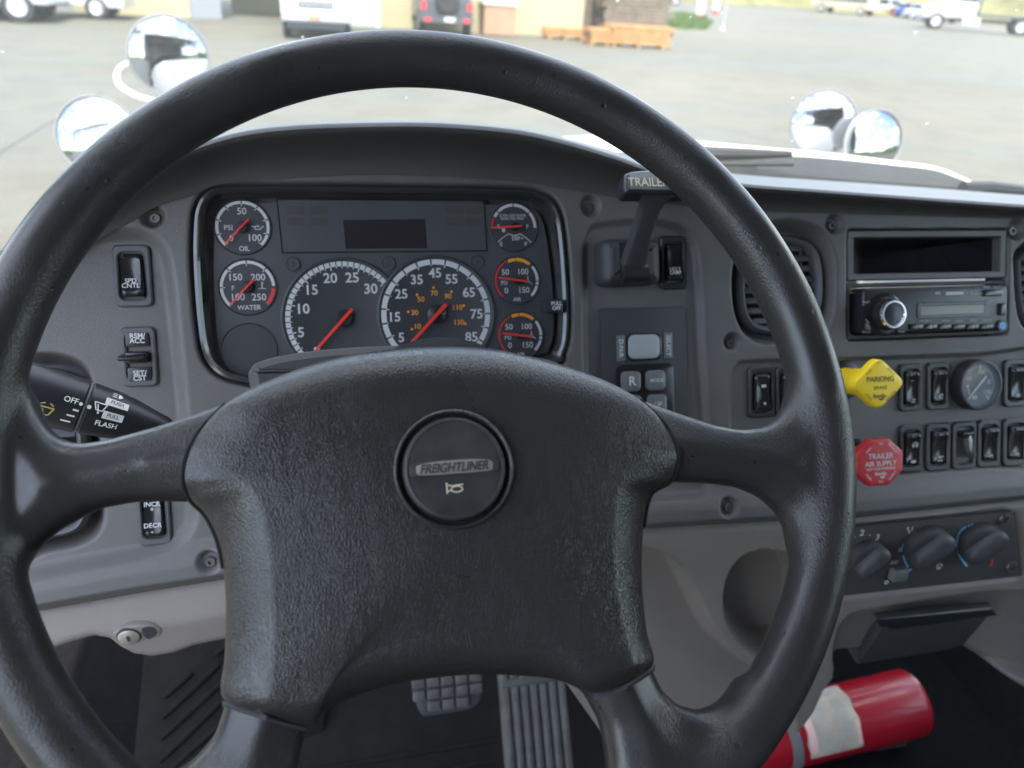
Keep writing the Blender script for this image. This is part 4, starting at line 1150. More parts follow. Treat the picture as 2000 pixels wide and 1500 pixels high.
# hub pad: outline and ridge traced on the wheel, lofted over the hub
pad = [  # outer x, y, ridge x, y, outer height, roundness, ridge height
 (357, 935, 468, 926, 9.5, .0), (368, 880, 474, 886, 9, .1), (395, 835, 490, 852, 5, .4), (440, 789, 520, 824, 1, 1), (520, 746, 570, 802, -4, 1), (650, 702, 680, 778, -8, 1), (790, 682, 800, 766, -10, 1),
 (900, 680, 890, 764, -10, 1), (1000, 691, 980, 770, -9, 1), (1150, 733, 1098, 792, -5, 1), (1250, 781, 1162, 826, 2, .9), (1300, 831, 1194, 862, 6, .3), (1325, 890, 1209, 900, 9.5, .0), (1312, 938, 1214, 931, 4, .3),
 (1272, 966, 1208, 962, 0, .2), (1257, 1030, 1203, 1022, -2, .15), (1254, 1130, 1206, 1130, -2, .15), (1263, 1230, 1222, 1235, 0, .2), (1276, 1297, 1238, 1300, 3, .3), (1225, 1330, 1212, 1306, 10.5, .0),
 (1163, 1353, 1160, 1318, 4, .7), (1080, 1326, 1085, 1272, -3, 1), (980, 1318, 985, 1248, -5, 1), (880, 1320, 880, 1240, -5, 1), (780, 1334, 785, 1252, -5, 1), (690, 1360, 705, 1284, -4, 1),
 (635, 1390, 655, 1330, 1, .8), (602, 1416, 618, 1372, 4, .5), (520, 1392, 530, 1366, 10.5, .0), (436, 1364, 526, 1338, 2, .2), (439, 1280, 530, 1262, -2, .15), (441, 1180, 529, 1160, -2, .15), (436, 1110, 524, 1084, -2, .2), (424, 1055, 514, 1015, -2, .2), (400, 1006, 498, 968, -1, .3), (372, 977, 480, 940, 3, .4)]
PA = spline(np.array(pad, float), 216)
def wp(x, y, z): q = WF.px(x, y, z); return WF.p(q[0], q[1], z)
HR = .0165
rings = []
O3 = np.array([wp(a[0], a[1], a[4]*.001) for a in PA]); R3 = np.array([wp(a[2], a[3], HR) for a in PA])
rnd = PA[:, 5:6]
rings.append(O3-WF.uz*.022); rings.append(O3-WF.uz*.004)
for u in (0, .06, .16, .3, .45, .6, .75, .88, .96, 1.0):
    lin = O3+(R3-O3)*u
    bul = np.sin(u*PI)*.006*rnd+(.0015*math.sin(u*PI))
    # rounded shoulders: height follows a quarter circle where round, straight where sharp
    dz = ((R3-O3)@WF.uz)[:, None]
    q = (math.sqrt(max(0, 1-(1-u)**2))-u)
    rings.append(lin+WF.uz*(dz*q*rnd+.0012*math.sin(u*PI)*(1-rnd)))
cc = wp(872, 1010, HR)
for k in (.97, .92, .84, .74, .62, .5, .38, .26, .14, .05):
    n_s = int((1-k)*34)
    Rs = R3 if n_s == 0 else sum(np.roll(R3, j, 0) for j in range(-n_s, n_s+1))/(2*n_s+1)
    rings.append(cc+(Rs-cc)*k+WF.uz*.0042*(1-k*k))
mb = MB(); mb.loft(rings, cap1=True)
hub = mb.build('hub_pad', 'leather_pad', wheel, smooth=0)
hub.data.polygons.foreach_set('use_smooth', [True]*len(hub.data.polygons))
# bands where the pad meets the lower spokes, and the joint lines beside the upper spokes
for pts in ([(600, 1424), (520, 1402), (434, 1374)], [(1160, 1362), (1225, 1340), (1280, 1304)]):
    mb = MB(); rows = []
    for q_, (x, y) in enumerate(spline(np.array(pts, float), 21, False)):
        zz = .001+.0098*(1-abs(q_/20-.5)*2)
        rows.append([wp(x, y-6, -.004), wp(x, y-6, zz-.0006), wp(x, y, zz+.0002), wp(x, y+6, zz-.0006), wp(x, y+6, -.004)])
    mb.loft(rows, closed=False); mb.build('joint_band', 'soft_black', wheel)
for ids in (range(-4, 4), range(10, 16)):
    mb = MB(); mb.tube(spline(np.array([wp(pad[i][0], pad[i][1], pad[i][4]*.001-.0004) for i in ids]), 30, False), .0011, 8); mb.build('joint_line', 'gap_black', wheel)
# horn button
bz = .0203
bc = WF.px(888, 915, bz+.003); br = abs(WF.px(888+111, 915, bz)[0]-WF.px(888-111, 915, bz)[0])/2
BFm = WF.at(bc[0], bc[1], bz)
mb = MB(); mb.lathe(BFm, [(br*1.05, -.004), (br*1.05, .0022), (br*1.02, .0030), (br*.985, .0026), (br*.975, -.001)], 72, cap0=False, cap1=False); mb.build('button_collar', 'leather_pad', wheel)
mb = MB(); mb.quad(BFm, circ(0, 0, br*.98, 48), .0004); mb.build('button_gap', 'gap_black', wheel)
mb = MB(); mb.lathe(BFm, [(br*.895, -.003), (br*.895, .0036), (br*.875, .0046), (br*.83, .0050), (br*.82, .0046), (br*.5, .0048), (.0003, .0049)], 72, cap0=False)
hb = mb.build('horn_button', 'button_black', wheel)
ec = BFm.px(888, 913, .005); EF = BFm.at(ec[0], ec[1], .0049)
ew = abs(WF.px(974, 913, .02)[0]-WF.px(802, 913, .02)[0]); eh = ew*.178
def arch(w, h, b): 
    return ccw(spline(np.array([(-w*.5, -h*.05), (-w*.47, h*.36), (-w*.25, h*.5+b*.6), (0, h*.5+b), (w*.25, h*.5+b*.6), (w*.47, h*.36), (w*.5, -h*.05), (w*.47, -h*.42), (w*.25, -h*.5), (0, -h*.5), (-w*.25, -h*.5), (-w*.47, -h*.42)]), 72))
mb = MB(); mb.slab(EF, arch(ew, eh, .0007), -.001, .0006, .0003); em = mb.build('emblem_frame', 'button_black', hb)
mb = MB(); mb.slab(EF, arch(ew*.86, eh*.78, .0005), 0, .0009, .0002); mb.build('emblem_plate', 'emblem_grey', hb)
mb = MB()
def shear(x, y): return EF.p(x+y*.28, y-.0001, .0012)
V_, F_ = text_mesh('FREIGHTLINER', .03, 'CENTER'); wsc = ew*.77/(V_[:, 0].max()-V_[:, 0].min())
mb.add([shear(x*wsc, y*eh*.78) for x, y in V_], F_); mb.build('lettering', 'soft_black', hb)
hc = BFm.px(888, 953, .005); HF = BFm.at(hc[0], hc[1], .0049); k = ew/172
mb = MB(); mb.line(HF, (-15*k, -10*k), (-15*k, 11*k), 3*k, .0004); mb.line(HF, (-15*k, 7*k), (-6*k, 4*k), 2.4*k, .0004); mb.line(HF, (-15*k, -5*k), (-4*k, -4*k), 2.4*k, .0004); mb.line(HF, (-6*k, 4*k), (17*k, 6*k), 2.4*k, .0004)
a = np.linspace(0, 2*PI, 25)
for i in range(24): mb.line(HF, (4*k+11*k*math.cos(a[i]), -2.5*k+5.5*k*math.sin(a[i])), (4*k+11*k*math.cos(a[i+1]), -2.5*k+5.5*k*math.sin(a[i+1])), 2.4*k, .0004)
mb.build('horn_symbol', 'cream_print', hb)

# ---- column behind the wheel
CO = WF.at(0, 0, -.055)
column = thing('steering_column', WF.p(0, -.05, -.2), 'grey steering column shroud peeping over the top of the wheel hub', 'steering column')
hump = [(484, 745), (487, 714), (505, 700), (560, 686), (660, 674), (800, 668), (905, 671), (1000, 683), (1080, 698), (1106, 712), (1112, 740), (1080, 900), (900, 1000), (660, 1000), (520, 900)]
Pc = ccw(np.array([CO.px(x, y) for x, y in hump])); Pc = ccw(spline(Pc, 80)); cm = Pc.mean(0)
mb = MB(); mb.loft([CO.pts(inset(Pc, .006), 0), CO.pts(inset(Pc, .002), -.002), CO.pts(Pc, -.008), CO.pts(cm+(Pc-cm)*.97, -.04), CO.pts(cm+(Pc-cm)*.75, -.12), CO.pts(cm+(Pc-cm)*.6, -.24)], cap0=False, cap1=True)
mb.add(CO.pts(inset(Pc, .006), 0), [tuple(range(80))]); mb.build('shroud', 'dash_dark', column)
mb = MB(); mb.lathe(WF, [(.055, -.012), (.05, -.03), (.035, -.06)], 32); mb.build('hub_back', 'soft_black', column)

# ---- indicator stalk
SA, SB = atdepth(300, 832, .500), atdepth(-30, 742, .455)
se = (SB-SA)/np.linalg.norm(SB-SA); sl2 = np.linalg.norm(SB-SA)
sw = CAM-(SA+SB)/2; sw -= se*(sw@se); sw /= np.linalg.norm(sw); sv = np.cross(sw, -se); sv = sv if sv[2] > 0 else -sv
SF = Frame(SA, sv, np.cross(se, sv), se)
stalk = thing('indicator_stalk', SA, 'black multi-function stalk with wiper and light symbols left of the hub', 'stalk')
def along(px): 
    P = hit(px, 780, SA, sw); return float((P-SA)@se)
aR = along(172)
mb = MB(); mb.lathe(SF, [(.004, -.013), (.0078, -.008), (.0102, .002), (.0135, aR*.35), (.0153, aR*.62), (.0162, aR*.9), (.0165, aR-.0012), (.0155, aR-.0002)], 40); st_in = mb.build('inner_barrel', 'black_plastic', stalk)
mb = MB(); mb.lathe(SF, [(.0150, aR-.0005), (.0158, aR+.0002), (.0158, aR+.0012), (.015, aR+.0016)], 40); mb.build('ring', 'strap_grey', stalk)
mb = MB(); mb.lathe(SF, [(.0158, aR+.0014), (.0170, aR+.0022), (.0175, aR+.02), (.0180, sl2*.8), (.0165, sl2), (.010, sl2+.004)], 40); st_out = mb.build('twist_knob', 'black_plastic', stalk)
pra = np.array([(.002, .0100), (aR*.35, .0135), (aR*.62, .0153), (aR*.9, .0162), (aR-.0012, .0165), (aR+.0022, .0170), (aR+.02, .0175), (sl2*.8, .0180)])
def stext(mb, px, py, st, hp, rad, bold=.01, shape=None):
    for it in range(3):
        P = hit(px, py, SA+sw*rad*.8, sw); a0 = float((P-SA)@se); y0 = float((P-SA)@sv); rad = float(np.interp(a0, pra[:, 0], pra[:, 1]))
    ph0 = math.asin(max(-.95, min(.95, y0/rad))); kk = hp/FPX*.485/.7*.7
    def warp(x, y):
        ph = ph0+y/rad; ra = float(np.interp(a0-x, pra[:, 0], pra[:, 1])); return SA+se*(a0-x)+(ra+(.0009 if shape is None else .0005))*(math.cos(ph)*sw+math.sin(ph)*sv)
    if shape is None: mb.text(None, st, kk, 0, bold, warp=warp)
    else:
        for poly in shape: mb.add([warp(x*kk, y*kk) for x, y in poly], [tuple(range(len(poly)))])
def seg(p, q, w):
    p, q = np.array(p, float), np.array(q, float); d = q-p; d /= np.linalg.norm(d); n = np.array([-d[1], d[0]])*w/2
    return [p-n, q-n, q+n, p+n]
wip = [seg((-.7, .5), (.7, .5), .14), seg((-.7, .5), (-.35, -.35), .14), seg((.7, .5), (.35, -.35), .14), seg((-.35, -.35), (.35, -.35), .14), seg((0, -.75), (-.3, .3), .14), seg((.05, -.55), (-.1, -.75), .2)]
mb = MB()
stext(mb, 139, 782, 'OFF', 14, .0175); stext(mb, 158, 789, '', 12, .0175, shape=[[tuple(v) for v in circ(0, 0, .28, 12)]])
for (x, y, w) in [(148, 801, 1.0), (138, 811, 1.35), (128, 821, 1.7)]: stext(mb, x, y, '', 10, .0175, shape=[seg((-w/2, 0), (w/2, 0), .32)])
stext(mb, 174, 795, '', 13, .0160, shape=[[tuple(v) for v in circ(0, 0, .3, 12)]])
stext(mb, 195, 796, '', 16, .0152, shape=wip)
stext(mb, 231, 775, '', 13, .0138, shape=[seg((-.7, y), (-.1, y), .14) for y in (.35, 0, -.35)]+[[(.1, -.45), (.35, -.45), (.75, 0), (.35, .45), (.1, .45)]])
stext(mb, 229, 790, '', 16, .0138, shape=[[(-1.3, -.45), (1.3, -.45), (1.3, .45), (-1.3, .45)]]); stext(mb, 220, 814, '', 16, .0140, shape=[[(-1.15, -.45), (1.15, -.45), (1.15, .45), (-1.15, .45)]])
stext(mb, 207, 829, 'FLASH', 14, .0142, .02)
mb.build('marking', 'stalk_white', stalk)
mb = MB(); stext(mb, 229, 790, 'PUSH', 10, .0142, .01); stext(mb, 220, 814, 'PULL', 10, .0144, .01); mb.build('lettering', 'soft_black', stalk)
mb = MB(); stext(mb, 88, 803, '', 18, .0178, shape=wip+[seg((-.6, .75), (-.2, .95), .12), seg((.6, .75), (.2, .95), .12)]); stext(mb, 58, 795, '', 16, .0178, shape=wip); mb.build('wash_symbol', 'gold_print', stalk)

# ================================================================== FOOTWELL
FLZ = CAMZ-1.03
def slope(px, py, d, n):
    n = np.array(n, float); n /= np.linalg.norm(n)
    ux = np.array([1, 0, 0.])-n*n[0]; ux /= np.linalg.norm(ux)
    return Frame(atdepth(px, py, d), ux, np.cross(n, ux), n)
bpF = slope(872, 1340, 1.06, (0, -.82, .57))
br_ = thing('brake_pedal', bpF.p(0, -.05), 'worn rubber brake pedal with square treads below the wheel', 'pedal')
PO = ccw(spline(np.array([bpF.px(x, y) for x, y in [(790, 1270), (800, 1320), (812, 1372), (824, 1396), (840, 1399), (880, 1393), (922, 1384), (938, 1366), (943, 1315), (940, 1260), (870, 1250), (800, 1258)]]), 60))
mb = MB(); mb.slab(bpF, PO, -.012, 0, .003); mb.build('plate', 'soft_black', br_)
x0_, y0_ = bpF.px(806, 1395); x1_, y1_ = bpF.px(938, 1262)
for i in range(5):
    for j in range(5):
        xx = x0_+(x1_-x0_)*(i+.5)/5; yy = y0_+(y1_-y0_)*(j+.5)/5
        if sdpoly(PO, np.array([xx]), np.array([yy]))[0] > -.006: continue
        mb = MB(); mb.slab(bpF, rrect(xx, yy, (x1_-x0_)/5*.84, (y1_-y0_)/5*.84, .002), -.001, .005, .0015); mb.build('tread', 'pedal_rubber', br_)
mb = MB(); mb.tube([bpF.p(.0, .03, -.01), bpF.p(0, .12, -.04), bpF.p(0, .35, -.03)], .012, 10); mb.build('arm', 'soft_black', br_)
apF = slope(1047, 1410, 1.07, (0, -.76, .65))
ac = thing('accelerator_pedal', apF.p(0, -.10), 'long ribbed accelerator pedal right of the brake pedal', 'pedal')
x0_, y0_ = apF.px(994, 1560); x1_, y1_ = apF.px(1100, 1290)
mb = MB(); mb.slab(apF, rrect((x0_+x1_)/2, (y0_+y1_)/2, x1_-x0_, y1_-y0_, .006), -.014, 0, .003); mb.build('plate', 'pedal_rubber', ac)
wd = (x1_-x0_)/7
for i in range(7):
    mb = MB(); yt = apF.px(1047, 1335)[1]
    mb.slab(apF, rrect(x0_+wd*(i+.5), (y0_+yt)/2, wd*.68, yt-y0_, .0015), -.001, .005, .0015); mb.slab(apF, rrect(x0_+wd*(i+.5), (yt+y1_)/2+.004, wd*.68, y1_-yt-.012, .0015), -.001, .005, .0015)
    mb.build('rib', 'pedal_rubber', ac)
frF = slope(372, 1400, 1.10, (.15, -.62, .77))
fr_ = thing('foot_rest', frF.p(0, -.1), 'dark sloping footrest with raised diagonal ribs at lower left', 'footrest')
PO = ccw(np.array([frF.px(x, y) for x, y in [(285, 1250), (520, 1200), (640, 1330), (620, 1600), (250, 1600)]]))
mb = MB(); mb.slab(frF, PO, -.004, 0, .002); mb.build('board', 'rubber_floor', fr_)
for (a, b) in [((320, 1362), (376, 1313)), ((317, 1402), (430, 1296)), ((313, 1444), (438, 1328)), ((311, 1488), (440, 1362)), ((340, 1496), (452, 1395)), ((372, 1500), (460, 1425)), ((420, 1280), (470, 1240))]:
    A_, B_ = frF.px(*a), frF.px(*b)
    mb = MB(); n_ = 8
    pth = [frF.p(A_[0]+(B_[0]-A_[0])*u, A_[1]+(B_[1]-A_[1])*u, .0005) for u in np.linspace(0, 1, n_)]
    mb.tube(pth, [.003]+[.0048]*(n_-2)+[.003], 10); mb.build('rib', 'rubber_floor', fr_)
mat_ = thing('floor_mat', (0.2, .8, FLZ+.004), 'dusty black rubber floor mat under the pedals', 'floor mat')
mb = MB(); mf = Frame((.10, .72, FLZ+.004), (1, 0, 0), (0, 1, 0), (0, 0, 1)); mb.slab(mf, rrect(0, 0, .62, 1.0, .03), 0, .008, .003); mb.build('sheet', 'rubber_floor', mat_)
def fl(px, py): q = ground(px, py, FLZ+.014); return q
for (a, b) in [((560, 1512), (1000, 1440)), ((640, 1540), (1010, 1478))]:
    mb = MB(); mb.tube([fl(*a)-[0, 0, .002], fl(*b)-[0, 0, .002]], .004, 8); mb.build('rib', 'rubber_floor', mat_)

# ---- fire extinguisher
EA, EB = atdepth(1786, 1370, 1.20), atdepth(1430, 1456, 1.16)
ee = (EB-EA)/np.linalg.norm(EB-EA); el = np.linalg.norm(EB-EA)
uxe = np.cross(ee, [0, 0, 1.0]); uxe /= np.linalg.norm(uxe)
EFm = Frame(EA, uxe, np.cross(ee, uxe), ee)
ext = thing('fire_extinguisher', EA-np.array([0, 0, .06]), 'red fire extinguisher lying in a bracket at lower right', 'fire extinguisher')
er = .0505
mb = MB(); mb.lathe(EFm, [(er*.80, -.001), (er*.9, .001), (er*.975, .005), (er, .012), (er, el-.02), (er*.8, el+.01), (.02, el+.03)], 56); mb.build('cylinder', 'red_paint', ext)
def ebits(a0, a1, p0, p1, r, n=24):
    rows = []
    for a in np.linspace(a0, a1, 9): rows.append([EFm.p(r*math.cos(p), r*math.sin(p), a+.0015*math.sin(p*9)) for p in np.linspace(p0, p1, n)])
    return rows
toc = CAM-(EA+EB)/2; pc = math.atan2(toc@EFm.uy, toc@EFm.ux)
def eal(px, py): return float((hit(px, py, EA+er*.9*(math.cos(pc)*EFm.ux+math.sin(pc)*EFm.uy), math.cos(pc)*EFm.ux+math.sin(pc)*EFm.uy)-EA)@ee)
l0, l1 = eal(1672, 1400), eal(1575, 1440)
mb = MB(); mb.loft(ebits(l0, l1, pc-.95, pc+1.15, er+.0006), closed=False); lab = mb.build('paper_label', 'paper', ext)
mb = MB()
sgn = 1 if (EFm.uy@_u)*math.cos(pc)-(EFm.ux@_u)*math.sin(pc) > 0 else -1
def ebox(mb, a0, a1, q0, q1): mb.loft([[EFm.p((er+.0013)*math.cos(pc+sgn*p), (er+.0013)*math.sin(pc+sgn*p), a) for p in np.linspace(q0, q1, 8)] for a in np.linspace(a0, a1, 4)], closed=False)
LL_ = l1-l0
random.seed(3)
for i in range(15):
    q = .62-i*.085; ebox(mb, l0+LL_*.14, l0+LL_*random.uniform(.34, .44), q, q-.03); ebox(mb, l0+LL_*.52, l0+LL_*random.uniform(.70, .78), q, q-.03)
ebox(mb, l0+LL_*.2, l0+LL_*.45, .95, .76)
mb.build('label_print', 'grey_print', lab)
mb = MB(); ebox(mb, l1-LL_*.16, l1-LL_*.02, .3, -.75); mb.build('label_stripe', 'pink_print', lab); mb = MB(); ebox(mb, l0+LL_*.01, l0+LL_*.08, -.1, -.8); mb.build('label_stripe', 'pink_print', lab)
l2 = eal(1560, 1450)+.004
mb = MB(); mb.lathe(EFm.at(0, 0, l2), [(er+.0002, -.008), (er+.0018, -.008), (er+.0018, .008), (er+.0002, .008)], 48, cap0=False, cap1=False); mb.build('strap', 'strap_grey', ext)
mb = MB(); mb.box(EFm, (0, 0, el*.5), (.02, .02, .02)); 
brk = EA+ee*el*.5; mb = MB(); mb.box(Frame(brk-np.array([0, 0, er+.004]), ee, np.cross([0, 0, 1.], ee), (0, 0, 1)), (0, 0, -.006), (el*.9, .06, .012)); mb.build('bracket', 'soft_black', ext)

# ================================================================== CAB SHELL
cab = thing('truck_cab', (.54, 0, FLZ), 'white truck cab and hood around the driver seat', 'truck')
TX = .54
XL, XR = -.52, 2*TX+.52
YB, YF, ZR = -.80, 1.02, CAMZ+.55
W = WORLD
mb = MB(); mb.box(W, (TX, .3, FLZ-.03), (XR-XL, 2.2, .06)); mb.build('floor', 'carpet', cab)
mb = MB(); mb.box(W, (TX, 1.32, FLZ+.22), (XR-XL, .05, .5)); mb.build('firewall', 'carpet', cab)
# centre tunnel
q0 = ground(1560, 1500, FLZ)
mb = MB()
tun = [(.42, -.02), (.46, -.012), (.52, -.01), (1.0, -.01), (1.1, .1), (1.5, .12)]
mb.loft([[(x, y, FLZ+z*(.55 if y < .5 else 1.0)) for x, z in tun] for y in (-.7, .45, .8, 1.30)], closed=False)
mb.build('engine_tunnel', 'carpet', cab)
for x, sg, opn in ((XL, -1, 72), (XR, 1, 0)):      # the driver's door stands open
    an_ = R(sg*opn); hx = np.array([x+sg*.03, .98, 0])
    df = Frame(hx, (math.cos(an_), math.sin(an_), 0), (-math.sin(an_), math.cos(an_), 0), (0, 0, 1))
    mb = MB(); mb.box(df, (0, -.86, (FLZ+CAMZ-.30)/2), (.05, 1.72, CAMZ-.30-FLZ)); dr = mb.build('door', 'white_paint', cab)
    mb = MB(); mb.box(df, (-sg*.034, -.86, (FLZ+CAMZ-.30)/2), (.012, 1.69, CAMZ-.30-FLZ-.04)); mb.build('door_trim', 'taupe', dr)
    mb = MB(); mb.box(df, (0, -.82, (CAMZ-.30+ZR-.12)/2), (.004, 1.5, ZR-.12-CAMZ+.30)); mb.build('window', 'door_glass', dr)
    mb = MB(); mb.box(df, (-sg*.01, -.86, ZR-.06), (.06, 1.6, .11)); mb.build('window_header', 'white_paint', dr)
    mb = MB(); mb.box(df, (-sg*.01, -1.66, (CAMZ-.30+ZR)/2-.055), (.05, .09, ZR-CAMZ+.19)); mb.build('window_post', 'white_paint', dr)
    mb = MB(); mb.box(W, (x+sg*.03, -.77, (FLZ+ZR)/2), (.05, .06, ZR-FLZ)); mb.build('pillar', 'white_paint', cab)
    mb = MB(); mb.tube([(x+sg*.02, YF+.02, CAMZ-.30), (x+sg*.02, .78, CAMZ+.16), (x+sg*.01, .52, ZR-.02)], .045, 10); mb.build('windscreen_pillar', 'cab_lining', cab)
mb = MB(); mb.slab(Frame((TX, -.15, ZR), (1, 0, 0), (0, 1, 0), (0, 0, 1)), rrect(0, 0, XR-XL+.08, 1.42, .12), .012, .10, .05, 4); mb.build('roof', 'white_paint', cab)
mb = MB(); mb.box(W, (TX, -.15, ZR), (XR-XL, 1.40, .02)); mb.build('headlining', 'cab_lining', cab)
mb = MB(); mb.box(W, (TX, YB-.02, (FLZ+ZR)/2), (XR-XL, .04, ZR-FLZ))
mb.build('rear_wall', 'cab_lining', cab)
# windscreen: curved sheet
def wsr(u, z): return np.array([XL+.03+(XR-XL-.06)*u, 0, 0])
rows = []
zb = CAMZ-.305
for vv in np.linspace(0, 1, 9):
    rows.append([(XL+.03+(XR-XL-.06)*u, (YF+.03)*(1-vv)+.52*vv-.10*(2*u-1)**2*(1-.4*vv), zb+(ZR-zb)*vv) for u in np.linspace(0, 1, 25)])
mb = MB(); mb.loft(rows, closed=False); mb.build('windscreen', 'windscreen', cab)
# cowl and hood, traced on upright planes in front of the windscreen and mirrored about the cab's middle
def vpl(px, py, y): return hit(px, py, np.array([0, y, 0]), np.array([0, 1.0, 0]))
ct = spline(np.array([vpl(x, y, 1.34) for x, y in [(1180, 296), (1375, 299), (1480, 302), (1580, 306), (1662, 313), (1756, 323), (1818, 330), (1857, 342), (1903, 366), (1940, 395)]]), 40, False)
cb = spline(np.array([vpl(x, y, 1.08) for x, y in [(1180, 318), (1375, 330), (1480, 338), (1580, 345), (1688, 353), (1790, 360), (1850, 364), (1896, 368), (1920, 375), (1945, 400)]]), 40, False)
def mir(P): Q = P[::-1].copy(); Q[:, 0] = 2*TX-Q[:, 0]; return np.concatenate([Q[Q[:, 0] < TX-.01], P[P[:, 0] > TX]]) 
sel_ = ct[:, 0] > TX
ct2, cb2 = [np.concatenate([(lambda Q: np.column_stack([2*TX-Q[:, 0], Q[:, 1:]]))(P[sel_][::-1]), P[sel_]]) for P in (ct, cb)]
low_ = cb2.copy(); low_[:, 1] -= .06; low_[:, 2] -= .12
mb = MB(); mb.loft([ct2, ct2*.5+cb2*.5+[0, 0, .004], cb2, low_], closed=False); mb.build('cowl', 'grey_trim', cab)
hr = spline(np.array([vpl(x, y, 1.42) for x, y in [(1000, 244), (1130, 252), (1250, 264), (1375, 277), (1480, 287), (1646, 302), (1756, 316), (1818, 324), (1862, 338), (1912, 364), (1950, 400), (1975, 460), (1985, 560)]]), 60, False)
k_ = hr[:, 0] > TX
hp = hr[k_]; hp = np.concatenate([np.column_stack([2*TX-hp[::-1][:, 0], hp[::-1][:, 1:]]), hp])
zc_ = hp[:, 2].max()
secs = []
for y, sx_, dz in [(1.36, .99, -.035), (1.42, 1.0, 0), (1.7, .97, -.10), (2.05, .90, -.22), (2.35, .80, -.38), (2.5, .7, -.62), (2.53, .66, -1.1)]:
    q = hp.copy(); q[:, 0] = TX+(q[:, 0]-TX)*sx_; q[:, 1] = y; q[:, 2] += dz; secs.append(q)
mb = MB(); mb.loft(secs, closed=False); mb.build('hood', 'white_paint', cab, smooth=50)
for sg in (-1, 1):
    mb = MB(); fx = TX+sg*.86
    mb.loft([[(fx+sg*w_, y, 1.0+z_) for w_, z_ in [(-.35, .62), (-.1, .60), (.12, .52), (.22, .36), (.25, 0), (.24, -.3)]] for y in (1.25, 1.6, 2.1)]+[[(fx+sg*w_*.9, 2.45, .9+z_*.8) for w_, z_ in [(-.35, .62), (-.1, .60), (.12, .52), (.22, .36), (.25, 0), (.24, -.3)]]], closed=False)
    mb.build('fender', 'white_paint', cab)
# wipers
def wiper(pts, y, label):
    P = [vpl(x, yy, y) for x, yy in pts]
    t = thing('windscreen_wiper', P[0], label, 'wiper', 'windscreen wipers')
    mb = MB(); mb.tube(P, [.012, .011, .009, .005][:len(P)] if len(P) < 5 else .009, 8); mb.build('arm', 'black_wiper', t)
    mb = MB(); mb.tube([p-np.array([0, .012, .012]) for p in P], .004, 6); mb.build('blade', 'black_wiper', t)
wiper([(1250, 296), (1380, 300), (1460, 301), (1545, 301)], 1.10, 'black wiper resting behind the wheel rim on the cowl')
wiper([(1880, 369), (1930, 367), (1985, 371), (2100, 384)], 1.06, 'black wiper at the right end of the cowl')
# fender mirrors
def mirror(px, py, rpx, dep, refl, arm, label):
    c = atdepth(px, py, dep); r = rpx/FPX*dep
    toc = CAM-c; toc /= np.linalg.norm(toc); rf_ = np.array(refl, float); rf_ /= np.linalg.norm(rf_)
    n = toc+rf_; n /= np.linalg.norm(n)
    ux = np.cross([0, 0, 1.0], n); ux /= np.linalg.norm(ux); f = Frame(c, ux, np.cross(n, ux), n)
    t = thing('fender_mirror', arm[-1], label, 'mirror', 'round mirrors on the fenders')
    rc = r*2.9
    pr = [(r*k*.95, math.sqrt(rc*rc-(r*k*.95)**2)-math.sqrt(rc*rc-(r*.95)**2)) for k in np.linspace(1, .003, 14)]
    mb = MB(); mb.lathe(f, pr, 56, cap0=False); mb.build('glass', 'mirror', t, smooth=0).data.polygons.foreach_set('use_smooth', [True]*(56*13+1))
    mb = MB(); mb.lathe(f, [(r*.945, -.001), (r*.95, .004), (r*.975, .006), (r, .002), (r, -.006)], 56, cap0=False, cap1=False); mb.build('gasket', 'strap_grey', t)
    mb = MB(); mb.lathe(f, [(r*.995, -.004), (r*.98, -.02), (r*.8, -.045), (r*.4, -.06), (.01, -.063)], 48, cap0=False); mb.build('shell', 'white_paint', t)
    mb = MB(); P = [c-n*.06]+[np.array(a) for a in arm]
    mb.tube(spline(np.array(P), 26, False), .0085, 10); mb.build('arm', 'tan_paint', t)
m1 = atdepth(330, 110, 2.05)
mirror(330, 110, 75, 2.05, (.55, -1.5, .06), [atdepth(243, 128, 2.12), atdepth(230, 160, 2.12), atdepth(262, 186, 2.10), atdepth(330, 215, 2.06), atdepth(420, 320, 2.02)], 'upper of the two round mirrors at left, on a curved pale arm')
mirror(190, 266, 76, 2.02, (-.35, -1.2, .50), [atdepth(200, 300, 2.10), atdepth(300, 330, 2.05), atdepth(420, 360, 2.02)], 'lower round mirror at left, full of clouds and half behind the rim')
mirror(1608, 241, 62, 2.42, (-.50, -1.35, .22), [atdepth(1640, 266, 2.50), atdepth(1668, 285, 2.50), atdepth(1690, 330, 2.48), atdepth(1690, 400, 2.45)], 'round mirror at right nearer the wheel, reflecting the hood')
mirror(1709, 277, 60, 2.34, (.75, -1.0, .30), [atdepth(1708, 310, 2.44), atdepth(1700, 350, 2.44), atdepth(1690, 400, 2.42)], 'rightmost round mirror, showing clouds and a green hill')
